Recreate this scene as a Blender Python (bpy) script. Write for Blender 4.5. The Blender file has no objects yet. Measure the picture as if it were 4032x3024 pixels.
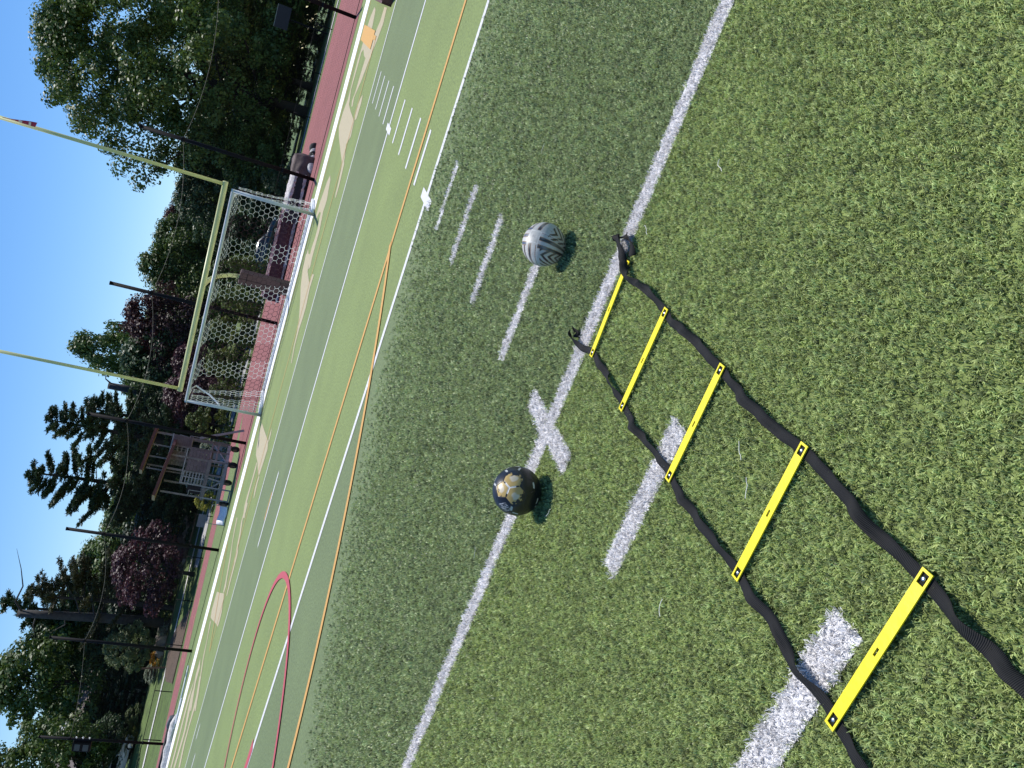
import bpy, bmesh, math, random
import numpy as np
from mathutils import Vector, Matrix
R=math.radians
random.seed(7)
rng=np.random.default_rng(11)
scene=bpy.context.scene
COL=scene.collection

# ------------------------------------------------------------------ camera, sky, sun, exposure
cam_d=bpy.data.cameras.new('camera'); cam=bpy.data.objects.new('camera',cam_d); COL.objects.link(cam)
def cam_setup():
    yaw,pitch,roll=R(-21.86002),R(-19.79688),R(-76.43177)
    f=Vector((math.sin(yaw)*math.cos(pitch),math.cos(yaw)*math.cos(pitch),math.sin(pitch)))
    r0=Vector((math.cos(yaw),-math.sin(yaw),0)); u0=r0.cross(f)
    r=math.cos(roll)*r0+math.sin(roll)*u0; u=-math.sin(roll)*r0+math.cos(roll)*u0
    m=Matrix(((r.x,u.x,-f.x,1.34915),(r.y,u.y,-f.y,-2.93624),(r.z,u.z,-f.z,1.38690),(0,0,0,1)))
    cam.matrix_world=m
cam_setup()
cam_d.sensor_fit='HORIZONTAL'; cam_d.sensor_width=36; cam_d.lens=3053.036/4032*36
cam_d.clip_start=.05; cam_d.clip_end=3000
scene.camera=cam
SUN_EL,SUN_AZ=R(67),R(-8)          # azimuth from +Y, towards -X
world=bpy.data.worlds.new('World'); scene.world=world; world.use_nodes=True
wn=world.node_tree; bg=wn.nodes['Background']
sky=wn.nodes.new('ShaderNodeTexSky'); sky.sky_type='NISHITA'; sky.sun_disc=False
sky.sun_elevation=SUN_EL; sky.sun_rotation=SUN_AZ; sky.altitude=0; sky.air_density=1.0; sky.dust_density=0.3; sky.ozone_density=2.5
hs_=wn.nodes.new('ShaderNodeHueSaturation'); hs_.inputs['Saturation'].default_value=1.32; hs_.inputs['Hue'].default_value=.505
wn.links.new(sky.outputs[0],hs_.inputs['Color']); wn.links.new(hs_.outputs[0],bg.inputs[0]); bg.inputs[1].default_value=0.135
sl=bpy.data.lights.new('sun','SUN'); sl.energy=4.6; sl.angle=R(.53); sl.color=(1,.955,.89)
so=bpy.data.objects.new('sun',sl); COL.objects.link(so)
sd=Vector((math.sin(SUN_AZ)*math.cos(SUN_EL),math.cos(SUN_AZ)*math.cos(SUN_EL),math.sin(SUN_EL)))
so.rotation_euler=(-sd).to_track_quat('-Z','Y').to_euler(); so.location=(0,0,40)
scene.view_settings.view_transform='Standard'; scene.view_settings.look='None'; scene.view_settings.gamma=1
scene.view_settings.exposure=0.12; scene.view_settings.use_curve_mapping=False
scene.cycles.max_bounces=6; scene.cycles.transparent_max_bounces=6

# ------------------------------------------------------------------ helpers
def smooth(t):
    t=min(1,max(0,t)); return t*t*(3-2*t)
CX,CY=-8.1,10.2                     # centre of the track's bend
def ter(x,y):                       # height of the ground behind the track
    rr=math.hypot(x-CX,y-CY); w=smooth((-18-x)/18.)
    return w*(1.7*smooth((rr-47)/20)+2*smooth((rr-65)/40))

def lin(c):
    return tuple((v/12.92 if v<=.04045 else ((v+.055)/1.055)**2.4) for v in c)

def mat(name,col,rough=.6,var=.12,scale=6.,bump=0.,metal=0.,spec=.5,col2=None,trans=0.,obj_rand=0.,detail=4,coord='Object'):
    m=bpy.data.materials.new(name); m.use_nodes=True; nt=m.node_tree; n=nt.nodes; l=nt.links
    b=n['Principled BSDF']; b.inputs['Roughness'].default_value=rough; b.inputs['Metallic'].default_value=metal
    b.inputs['Specular IOR Level'].default_value=spec
    tc=n.new('ShaderNodeTexCoord'); no=n.new('ShaderNodeTexNoise'); no.inputs['Scale'].default_value=scale; no.inputs['Detail'].default_value=detail
    l.new(tc.outputs[coord],no.inputs['Vector'])
    mx=n.new('ShaderNodeMix'); mx.data_type='RGBA'
    c1=[max(0,v*(1-var)) for v in col[:3]]; c2=[min(1,v*(1+var)) for v in col[:3]] if col2 is None else col2
    if col2 is not None: c1=col
    mx.inputs[6].default_value=(*c1,1); mx.inputs[7].default_value=(*c2,1)
    rp=n.new('ShaderNodeMapRange'); rp.inputs[1].default_value=.3; rp.inputs[2].default_value=.7
    l.new(no.outputs[0],rp.inputs[0]); l.new(rp.outputs[0],mx.inputs[0])
    out=mx.outputs[2]
    if obj_rand:
        oi=n.new('ShaderNodeObjectInfo'); h=n.new('ShaderNodeHueSaturation')
        mr=n.new('ShaderNodeMapRange'); mr.inputs[3].default_value=1-obj_rand; mr.inputs[4].default_value=1+obj_rand
        l.new(oi.outputs['Random'],mr.inputs[0]); l.new(mr.outputs[0],h.inputs['Value']); l.new(out,h.inputs['Color']); out=h.outputs[0]
    l.new(out,b.inputs['Base Color'])
    if bump:
        bp=n.new('ShaderNodeBump'); bp.inputs['Strength'].default_value=bump; bp.inputs['Distance'].default_value=.02
        l.new(no.outputs[0],bp.inputs['Height']); l.new(bp.outputs[0],b.inputs['Normal'])
    if trans:
        tr=n.new('ShaderNodeBsdfTranslucent'); ms=n.new('ShaderNodeMixShader'); ms.inputs[0].default_value=trans
        l.new(out,tr.inputs[0]); l.new(b.outputs[0],ms.inputs[1]); l.new(tr.outputs[0],ms.inputs[2])
        l.new(ms.outputs[0],n['Material Output'].inputs[0])
    return m

def tag(o,label,cat,group=None,kind=None):
    o['label']=label
    if cat: o['category']=cat
    if group: o['group']=group
    if kind: o['kind']=kind
    return o

def fast_mesh(name,V,F,smoothf=False):
    me=bpy.data.meshes.new(name); V=np.asarray(V,np.float32); F=np.asarray(F,np.int32); k=F.shape[1]
    me.vertices.add(len(V)); me.vertices.foreach_set('co',V.ravel())
    me.loops.add(F.size); me.loops.foreach_set('vertex_index',F.ravel())
    me.polygons.add(len(F)); me.polygons.foreach_set('loop_start',np.arange(0,F.size,k,dtype=np.int32))
    me.polygons.foreach_set('loop_total',np.full(len(F),k,np.int32))
    if smoothf: me.polygons.foreach_set('use_smooth',np.ones(len(F),bool))
    me.update(calc_edges=True); return me

def link(name,me,m=None,parent=None):
    o=bpy.data.objects.new(name,me); COL.objects.link(o)
    if m is not None:
        if len(me.materials)==0: me.materials.append(m)
        elif me.materials[0]!=m:
            o.material_slots[0].link='OBJECT'; o.material_slots[0].material=m
    if parent: o.parent=parent
    return o

def empty(name,loc,rz=0,label=None,cat=None,group=None):
    o=bpy.data.objects.new(name,None); COL.objects.link(o); o.location=loc; o.rotation_euler=(0,0,rz); o.empty_display_size=.2
    if label: tag(o,label,cat,group)
    return o

class MB:
    def __init__(s): s.v=[]; s.f=[]
    def add(s,V,F):
        k=len(s.v); s.v+= [tuple(p) for p in V]; s.f+=[tuple(i+k for i in f) for f in F]; return s
    def box(s,c,size,rot=None,taper=1.):
        hx,hy,hz=[d/2 for d in size]; V=[]
        for sz in (-1,1):
            t=1 if sz<0 else taper
            for sx,sy in ((-1,-1),(1,-1),(1,1),(-1,1)): V.append(Vector((sx*hx*t,sy*hy*t,sz*hz)))
        if rot is not None: V=[rot@p for p in V]
        V=[p+Vector(c) for p in V]
        return s.add(V,[(3,2,1,0),(4,5,6,7),(0,1,5,4),(1,2,6,5),(2,3,7,6),(3,0,4,7)])
    def bar(s,p,q,w,h=None,up=(0,0,1)):
        p,q=Vector(p),Vector(q); d=q-p; L=d.length
        if L<1e-6: return s
        d/=L; up=Vector(up)
        if abs(d.dot(up))>.98: up=Vector((1,0,0))
        a=d.cross(up).normalized(); b=a.cross(d); h=h or w
        V=[]
        for e in (p,q):
            for i,j in ((-1,-1),(1,-1),(1,1),(-1,1)): V.append(e+a*(i*w/2)+b*(j*h/2))
        return s.add(V,[(3,2,1,0),(4,5,6,7),(0,1,5,4),(1,2,6,5),(2,3,7,6),(3,0,4,7)])
    def tube(s,pts,rad,n=8,caps=True):
        pts=[Vector(p) for p in pts]; m=len(pts)
        if not hasattr(rad,'__len__'): rad=[rad]*m
        k=len(s.v); pa=None
        for i,p in enumerate(pts):
            d=(pts[min(i+1,m-1)]-pts[max(i-1,0)]).normalized()
            if pa is None:
                pa=d.orthogonal().normalized()
            else:
                pa=(pa-d*pa.dot(d)); pa=pa.normalized() if pa.length>1e-5 else d.orthogonal().normalized()
            b=d.cross(pa)
            for j in range(n):
                a=2*math.pi*j/n; s.v.append(tuple(p+(pa*math.cos(a)+b*math.sin(a))*rad[i]))
        for i in range(m-1):
            for j in range(n):
                s.f.append((k+i*n+j,k+i*n+(j+1)%n,k+(i+1)*n+(j+1)%n,k+(i+1)*n+j))
        if caps:
            s.f.append(tuple(k+j for j in range(n))[::-1]); s.f.append(tuple(k+(m-1)*n+j for j in range(n)))
        return s
    def poly(s,pts,z=None):
        V=[(p[0],p[1],p[2] if z is None else z) for p in pts]; return s.add(V,[tuple(range(len(V)))])
    def build(s,name,m,parent=None,smoothf=False,bevel=0):
        me=bpy.data.meshes.new(name); me.from_pydata(s.v,[],s.f); me.update()
        if smoothf: me.polygons.foreach_set('use_smooth',np.ones(len(me.polygons),bool))
        o=link(name,me,m,parent)
        if bevel:
            bv=o.modifiers.new('bevel','BEVEL'); bv.width=bevel; bv.segments=2; bv.limit_method='ANGLE'
        return o

# ------------------------------------------------------------------ ground materials
def turf_material(name,near=False):
    m=bpy.data.materials.new(name); m.use_nodes=True; nt=m.node_tree; n=nt.nodes; l=nt.links; b=n['Principled BSDF']
    b.inputs['Roughness'].default_value=.62; b.inputs['Specular IOR Level'].default_value=.25
    g=n.new('ShaderNodeNewGeometry'); sx=n.new('ShaderNodeSeparateXYZ'); l.new(g.outputs['Position'],sx.inputs[0])
    def math_(op,a,b_=None):
        q=n.new('ShaderNodeMath'); q.operation=op
        for i,v in enumerate((a,b_)):
            if v is None: continue
            if isinstance(v,(int,float)): q.inputs[i].default_value=v
            else: l.new(v,q.inputs[i])
        return q.outputs[0]
    # 5-yard stripes: even = dark, odd = light; end zone and the verge light
    fl=math_('FLOOR',math_('DIVIDE',sx.outputs[1],4.572)); par=math_('PINGPONG',fl,1.0)
    ez=math_('GREATER_THAN',sx.outputs[1],13.716); light=math_('MAXIMUM',par,ez)
    mx=n.new('ShaderNodeMix'); mx.data_type='RGBA'; l.new(light,mx.inputs[0])
    mx.inputs[6].default_value=(*(BLADE_DARK if near else TURF_DARK),1); mx.inputs[7].default_value=(*(BLADE_LIGHT if near else TURF_LIGHT),1)
    out=mx.outputs[2]
    if not near:
        n1=n.new('ShaderNodeTexNoise'); n1.inputs['Scale'].default_value=34; n1.inputs['Detail'].default_value=6; n1.inputs['Roughness'].default_value=.75
        n2=n.new('ShaderNodeTexNoise'); n2.inputs['Scale'].default_value=.9; n2.inputs['Detail'].default_value=3
        l.new(g.outputs['Position'],n1.inputs['Vector']); l.new(g.outputs['Position'],n2.inputs['Vector'])
        r1=n.new('ShaderNodeMapRange'); r1.inputs[1].default_value=.32; r1.inputs[2].default_value=.68; r1.inputs[3].default_value=.52; r1.inputs[4].default_value=1.5; l.new(n1.outputs[0],r1.inputs[0])
        r2=n.new('ShaderNodeMapRange'); r2.inputs[1].default_value=.3; r2.inputs[2].default_value=.7; r2.inputs[3].default_value=.93; r2.inputs[4].default_value=1.08; l.new(n2.outputs[0],r2.inputs[0])
        v=math_('MULTIPLY',r1.outputs[0],r2.outputs[0])
        h=n.new('ShaderNodeHueSaturation'); l.new(v,h.inputs['Value']); l.new(out,h.inputs['Color']); out=h.outputs[0]
        bp=n.new('ShaderNodeBump'); bp.inputs['Strength'].default_value=.55; bp.inputs['Distance'].default_value=.02
        l.new(n1.outputs[0],bp.inputs['Height']); l.new(bp.outputs[0],b.inputs['Normal'])
        l.new(out,b.inputs['Base Color'])
    else:
        oi=n.new('ShaderNodeObjectInfo'); h=n.new('ShaderNodeHueSaturation')
        mr=n.new('ShaderNodeMapRange'); mr.inputs[3].default_value=.25; mr.inputs[4].default_value=1.6; l.new(oi.outputs['Random'],mr.inputs[0])
        hu=n.new('ShaderNodeMapRange'); hu.inputs[3].default_value=.485; hu.inputs[4].default_value=.515
        k=math_('FRACT',math_('MULTIPLY',oi.outputs['Random'],17.3)); l.new(k,hu.inputs[0])
        l.new(mr.outputs[0],h.inputs['Value']); l.new(hu.outputs[0],h.inputs['Hue']); l.new(out,h.inputs['Color']); out=h.outputs[0]
        l.new(out,b.inputs['Base Color']); b.inputs['Roughness'].default_value=.42; b.inputs['Specular IOR Level'].default_value=.5
        tr=n.new('ShaderNodeBsdfTranslucent'); ms=n.new('ShaderNodeMixShader'); ms.inputs[0].default_value=.25
        l.new(out,tr.inputs[0]); l.new(b.outputs[0],ms.inputs[1]); l.new(tr.outputs[0],ms.inputs[2]); l.new(ms.outputs[0],n['Material Output'].inputs[0])
    return m
TURF_DARK=(.135,.178,.070); TURF_LIGHT=(.185,.238,.070)
BLADE_DARK=(.34,.41,.175); BLADE_LIGHT=(.39,.465,.170)
M_TURF=turf_material('turf'); M_BLADE=turf_material('turf_blade',True)
M_WLINE=mat('white_line_turf',(.62,.62,.63),.7,.16,60,.5,coord='Object')
M_WBLADE=mat('white_blade',(.80,.775,.75),.5,.1,30,trans=.2,obj_rand=.38)
M_BAND=mat('white_band',(.82,.82,.82),.7,.05,20)
M_ORANGE=mat('orange_line',(.55,.30,.07),.7,.15,60,.3)
M_RED=mat('red_line',(.42,.055,.075),.7,.12,60,.3)
M_SAND=mat('sand_turf',(.40,.345,.215),.75,.12,12,.3)
M_TRACK=mat('red_track',(.235,.072,.068),.85,.14,1.3,.1,detail=8)
M_TRACK2=mat('red_track_lane',(.27,.088,.085),.85,.1,1.3,.1,detail=8)
M_LAWN=mat('lawn',(.075,.125,.022),.85,.3,1.2,.5,detail=9)
M_VERGE=mat('verge_grass',(.13,.185,.05),.85,.2,3,.4,detail=8)
M_MULCH=mat('mulch',(.10,.068,.048),.95,.35,5,.6,detail=9)
M_PATH=mat('path',(.42,.41,.40),.9,.12,6,.2)
M_CURB=mat('curb',(.62,.61,.58),.9,.1,6,.2)

# ------------------------------------------------------------------ the setting: ground, field, track
def structure(o): o['kind']='structure'; return o
def terrain():
    xs=np.concatenate([np.linspace(-420,-100,12),np.linspace(-96,40,69),np.linspace(48,420,12)])
    ys=np.concatenate([np.linspace(-300,-40,8),np.linspace(-30,20,6),np.linspace(26,110,43),np.linspace(120,520,14)])
    V=[(x,y,ter(x,y)-.03) for y in ys for x in xs]; nx=len(xs)
    F=[(j*nx+i,j*nx+i+1,(j+1)*nx+i+1,(j+1)*nx+i) for j in range(len(ys)-1) for i in range(nx-1)]
    return structure(link('lawn',fast_mesh('lawn',V,F,True),M_LAWN))
terrain()
def arcpts(r,a0,a1,n): return [(CX+r*math.cos(a0+(a1-a0)*i/n),CY+r*math.sin(a0+(a1-a0)*i/n)) for i in range(n+1)]
def ring(name,r0,r1,a0,a1,z,m,n=72,follow=False):
    P=arcpts(r0,a0,a1,n); Q=arcpts(r1,a0,a1,n); V=[]
    for p,q in zip(P,Q):
        for w in (p,q): V.append((w[0],w[1],z+(ter(*w) if follow else 0)))
    F=[(2*i,2*i+1,2*i+3,2*i+2) for i in range(n)]
    return structure(link(name,fast_mesh(name,V,F),m))
# artificial turf of the pitch, with the green verge inside the bend
b=MB(); pts=[(26,-60),(26,26.2),(-33.4,26.2),(-40,20),(-40,-60)]
b.poly(pts,0); structure(b.build('turf_pitch',M_TURF))
b=MB(); b.poly([(24,26.2)]+arcpts(33.4,R(28.6),R(151.4),40)+[(-37.3,26.2)],-.004); structure(b.build('verge',M_VERGE))
ring('running_track',33,44.6,R(-12),R(200),.002,M_TRACK2)
b=MB(); b.poly([(22,26.25),(22,26.3)]+arcpts(33.3,R(29),R(114),30)+[(-21.2,35.5),(-19.4,31.6),(-18.8,28.9),(-18.2,26.25)],.006); structure(b.build('track_apron',M_TRACK))
for r in (34.2,35.4,36.6,37.8,39.0,40.2,41.4,42.6,43.8): ring('lane_line',r,r+.05,R(40),R(175),.006,M_TRACK)
M_LANE=mat('lane_mark',(.72,.50,.22),.8,.1,9)
for x,y in ((-30.8,33.5),(-32.3,33.8),(-33.8,34.1),(-35.9,35.1),(-37.7,35.9),(-39.4,36.6)):
    b=MB(); d=Vector((x-CX,y-CY)).normalized(); t=Vector((-d.y,d.x)); p=Vector((x,y))
    b.poly([p-t*.45-d*.12,p+t*.45,p-t*.45+d*.16] and [(*(p-t*.45-d*.14),0),(*(p+t*.5),0),(*(p-t*.45+d*.18),0)],.010); structure(b.build('lane_mark',M_LANE))
ring('path',50.6,53.2,R(60),R(130),.004,M_PATH,60,True)
ring('path_kerb',55.2,55.75,R(100),R(152),.02,M_CURB,60,True)
b=MB(); mp=[(-41.48,45.29),(-44.88,47.88),(-47.19,49.02),(-48.63,49.58),(-49.4,48.2),(-49.63,46.63),(-48.86,45.26),(-45.76,42.14),(-44.6,43.0),(-43.3,43.84),(-42.3,44.6)]
mc=Vector((-46,45.9)); k=0; V=[(mc.x,mc.y,ter(*mc)+.03)]
for p in mp:
    for t in (.5,1): q=mc.lerp(Vector(p),t); V.append((q.x,q.y,ter(*q)+.03))
F=[]
for i in range(len(mp)):
    j=(i+1)%len(mp); F+=[(0,1+2*i,1+2*j),(1+2*i,2+2*i,2+2*j,1+2*j)]
b.add(V,F); structure(b.build('mulch_bed',M_MULCH))

# ------------------------------------------------------------------ markings on the turf
LZ=.004
def rect(name,x0,x1,y0,y1,m,z=LZ):
    b=MB(); b.poly([(x0,y0),(x1,y0),(x1,y1),(x0,y1)],z); return structure(b.build(name,m))
WHITE_RECTS=[]
def wrect(name,x0,x1,y0,y1):
    WHITE_RECTS.append((x0,x1,y0,y1)); return rect(name,x0,x1,y0,y1,M_WLINE)
YD=.9144
for k in range(4):
    y=k*4.572; wrect('yard_line' if k<3 else 'goal_line',-32.5,16.3,y-.052,y+.052)
    if k<3: wrect('hash_cross',-.052,.052,y-.31,y-.053); wrect('hash_cross',-.052,.052,y+.053,y+.31); rect('hash_cross',-16.31,-16.2,y-.31,y-.053,M_WLINE); rect('hash_cross',-16.31,-16.2,y+.053,y+.31,M_WLINE)
for k in range(-3,15):
    if k%5==0: continue
    wrect('hash_mark',-.061,.538,k*YD-.05,k*YD+.05)
    if k>0: rect('hash_mark',-16.99,-16.45,k*YD-.05,k*YD+.05,M_WLINE)
    if k>0: rect('hash_mark',-32.5,-31.9,k*YD-.05,k*YD+.05,M_WLINE)
rect('end_line_band',-34.2,18,22.25,24.1,M_BAND)
rect('side_line_band',-34.2,-32.5,-60,22.25,M_BAND)
rect('penalty_box_line',-28.3,12.05,5.72,5.82,M_ORANGE,.007)
rect('goal_area_line',-17.3,1.03,16.2,16.27,M_ORANGE,.012)
rect('soccer_goal_line',-32,16,21.62,21.70,M_ORANGE,.012)
rect('goal_area_side',.93,1.03,16.3,21.6,M_ORANGE,.014); rect('goal_area_side',-17.3,-17.2,16.3,21.6,M_ORANGE,.014)
rect('penalty_spot',-9.15,-7.27,10.9,11.02,M_WLINE)
rect('penalty_spot_edge',-8.6,-7.9,11.1,11.2,M_ORANGE)
rect('orange_hash_block',.70,1.12,16.9,21.5,M_ORANGE,.016)
rect('red_line_patch',-8.9,-7.5,4.55,4.73,M_RED,.008)
def arcband(name,c,r,w,a0,a1,m,z,n=64):
    V=[]
    for i in range(n+1):
        a=a0+(a1-a0)*i/n
        for rr in (r-w/2,r+w/2): V.append((c[0]+rr*math.cos(a),c[1]+rr*math.sin(a),z))
    return structure(link(name,fast_mesh(name,V,[(2*i,2*i+1,2*i+3,2*i+2) for i in range(n)]),m))
arcband('penalty_arc',(-8.13,10.85),8.86,.10,R(-145.5),R(-34.5),M_ORANGE,.010)
arcband('lacrosse_crease',(-8.16,4.68),2.66,.10,0,2*math.pi,M_RED,.013,96)
SAND=[
[(1.63,19.51),(1.56,18.82),(1.27,18.47),(1.01,18.21),(0.82,18.25),(0.67,18.02),(0.44,17.85),(0.45,18.54),(0.56,19.43),(0.44,19.97),(0.18,19.92),(-0.31,20.03),(-0.58,20.08),(-0.79,19.44),(-0.92,19.27),(-1.03,20.20),(-0.89,20.37),(-0.35,20.51),(0.19,20.65),(0.54,20.37),(1.04,20.38),(1.37,20.11)],
[(1.66,16.24),(1.65,15.49),(1.33,15.32),(0.97,15.74),(0.64,16.29),(0.31,16.71),(-0.04,17.16),(-0.30,17.65),(-0.54,18.09),(-0.74,17.82),(-0.79,18.22),(-0.68,18.57),(-0.42,18.22),(-0.07,18.11),(0.21,17.99),(0.44,17.85),(0.67,18.02),(0.85,17.68),(1.06,16.92),(1.37,16.34)],
[(-0.87,20.42),(-0.88,18.09),(-0.86,16.04),(-1.17,15.77),(-1.49,16.56),(-1.68,15.89),(-1.80,15.71),(-2.17,15.61),(-2.51,15.25),(-2.56,15.54),(-2.22,15.84),(-1.89,16.19),(-1.88,17.85),(-1.85,19.99),(-1.74,21.13),(-1.31,21.05)],
[(-0.20,15.60),(-0.36,15.42),(-0.73,15.54),(-0.84,16.01),(-0.67,16.40),(-0.32,16.01)],
[(-2.81,19.31),(-2.81,18.65),(-2.99,18.43),(-3.21,17.99),(-3.41,18.06),(-3.59,18.22),(-3.74,17.97),(-4.01,17.65),(-4.28,17.70),(-4.55,17.69),(-4.75,17.70),(-4.95,17.52),(-5.10,17.77),(-5.18,18.02),(-5.14,18.82),(-4.86,18.96),(-4.43,18.65),(-4.15,18.66),(-3.97,18.98),(-3.83,18.98),(-3.93,19.52),(-4.07,19.82),(-4.29,20.14),(-4.45,20.82),(-4.22,20.71),(-3.92,20.63),(-3.56,20.25),(-3.14,19.91)],
[(-1.74,15.54),(-1.94,15.43),(-2.12,15.33),(-2.29,15.29),(-2.51,15.32),(-2.56,15.48),(-2.51,15.71),(-2.28,15.73),(-2.05,15.79),(-1.83,16.00)],
[(-5.29,20.37),(-5.16,18.87),(-5.20,18.07),(-5.95,20.33),(-5.68,20.51)],
[(-5.58,20.70),(-5.96,20.40),(-6.12,19.23),(-6.07,17.75),(-6.08,16.54),(-6.23,16.03),(-6.54,15.80),(-6.77,15.21),(-6.68,15.01),(-6.41,15.50),(-5.99,15.56),(-5.65,15.38),(-5.28,15.32),(-4.91,15.69),(-4.51,15.54),(-4.68,16.10),(-5.01,16.36),(-5.25,18.00),(-5.03,18.92)],
[(-11.33,20.25),(-10.60,18.55),(-9.89,16.94),(-9.33,15.67),(-9.29,15.20),(-9.55,15.30),(-9.78,15.35),(-10.04,15.47),(-10.25,15.54),(-10.44,15.67),(-10.86,16.69),(-11.16,17.55),(-11.84,19.06),(-11.98,19.82),(-11.86,20.03),(-11.70,20.26),(-11.59,20.37)],
[(-8.91,15.68),(-8.97,15.45),(-9.14,15.41),(-9.32,15.61),(-9.30,15.79),(-9.05,15.80)],
[(-10.25,15.38),(-10.49,15.47),(-10.68,15.35),(-10.87,15.26),(-11.01,15.47),(-10.96,15.86),(-10.72,15.85),(-10.50,15.76)],
[(-11.22,17.61),(-11.33,17.43),(-11.77,17.47),(-12.21,17.51),(-12.49,17.44),(-12.58,17.11),(-12.56,16.71),(-13.02,17.34),(-13.12,18.08),(-12.79,18.16),(-12.20,17.99),(-11.67,17.96),(-11.41,17.95)],
[(-12.25,17.03),(-12.50,16.89),(-13.04,17.29),(-13.02,16.91),(-13.01,16.54),(-13.23,16.34),(-13.04,15.75),(-13.13,15.60),(-13.38,15.60),(-13.60,15.54),(-13.94,15.52),(-14.29,15.36),(-14.55,15.64),(-14.29,15.92),(-13.98,16.00),(-13.71,16.07),(-13.63,16.38),(-13.56,16.85),(-13.41,17.11),(-13.41,17.66),(-13.02,17.68),(-12.89,17.95)],
[(-14.83,19.86),(-15.08,19.52),(-15.21,18.93),(-15.04,17.91),(-15.17,17.38),(-15.14,16.75),(-15.46,16.83),(-15.84,17.30),(-15.61,17.52),(-15.54,17.96),(-15.45,18.60),(-15.45,19.24),(-15.41,19.92),(-15.19,20.37)],
[(-18.43,20.34),(-16.91,18.51),(-15.42,16.76),(-15.26,16.26),(-15.27,16.10),(-15.19,15.68),(-15.35,15.56),(-15.69,15.61),(-16.73,16.89),(-18.45,18.93),(-19.41,20.09),(-19.48,20.51),(-19.19,20.49),(-18.83,20.46)],
[(-20.94,19.70),(-20.35,18.64),(-20.75,18.65),(-21.10,18.67),(-21.03,18.09),(-20.86,17.23),(-21.45,17.76),(-21.72,18.73),(-21.94,19.53),(-21.93,19.86),(-21.39,19.76)],
[(-18.83,19.31),(-18.96,18.98),(-19.17,18.44),(-19.29,17.93),(-19.16,17.41),(-19.03,16.75),(-18.91,16.11),(-18.81,15.38),(-19.36,15.87),(-19.38,16.49),(-19.42,17.17),(-19.67,18.03),(-19.71,18.60),(-19.34,18.89),(-19.35,19.81)],
[(-22.05,19.79),(-23.06,19.80),(-24.30,19.71),(-25.43,19.46),(-26.34,19.45),(-27.33,20.25),(-26.37,20.29),(-25.20,20.55),(-24.04,20.81)],
[(-21.12,18.39),(-21.48,18.48),(-21.56,17.77),(-22.01,17.33),(-22.91,17.45),(-24.13,17.67),(-25.12,18.47),(-23.89,18.27),(-22.86,18.15),(-22.72,18.92),(-22.43,19.36),(-22.04,19.26)],
[(-19.01,16.94),(-18.99,16.66),(-18.82,15.96),(-19.46,16.02),(-20.37,16.17),(-21.10,16.10),(-21.45,15.52),(-22.24,16.15),(-21.83,16.72),(-20.91,16.64),(-20.18,16.67),(-19.71,16.78),(-19.76,17.39),(-19.73,17.64)],
]
for k,pl in enumerate(SAND):
    b=MB(); b.poly(pl,LZ+.0002*k); structure(b.build('end_zone_lettering',M_SAND))

# ------------------------------------------------------------------ turf blades near the camera (countless: stuff)
def tuft_mesh(name,seed,nb=5,spread=.0042,h0=.0075,h1=.014,w=.0030):
    r=np.random.default_rng(seed); V=[];F=[]
    for i in range(nb):
        a=r.uniform(0,6.283); lean=r.uniform(.3,1.9); L=r.uniform(h0,h1)*1.25; x,y=r.normal(0,spread,2); ww=w*r.uniform(.7,1.25)
        d=np.array([math.cos(a),math.sin(a),0]); s=np.array([-d[1],d[0],0]); p=np.array([x,y,0.]); ang=r.uniform(.0,.5)
        tw=r.uniform(-.8,.8); k=len(V); N=4
        for j in range(N):
            t=j/(N-1); wd=ww*(1-.75*t*t)*.5; ss=s*math.cos(tw*t)+np.array([0,0,1])*math.sin(tw*t)
            V+= [p-ss*wd,p+ss*wd]
            ang2=ang+lean*t; p=p+(d*math.sin(ang2)+np.array([0,0,1])*math.cos(ang2))*L/(N-1)
        for j in range(N-1): F.append((k+2*j,k+2*j+1,k+2*j+3,k+2*j+2))
    return fast_mesh(name,V,F)
def tuft_collection(name,m,n=7,**kw):
    c=bpy.data.collections.new(name)
    for i in range(n):
        me=tuft_mesh('tuft',100+i,**kw); me.materials.append(m)
        c.objects.link(bpy.data.objects.new('tuft',me))
    return c
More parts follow.
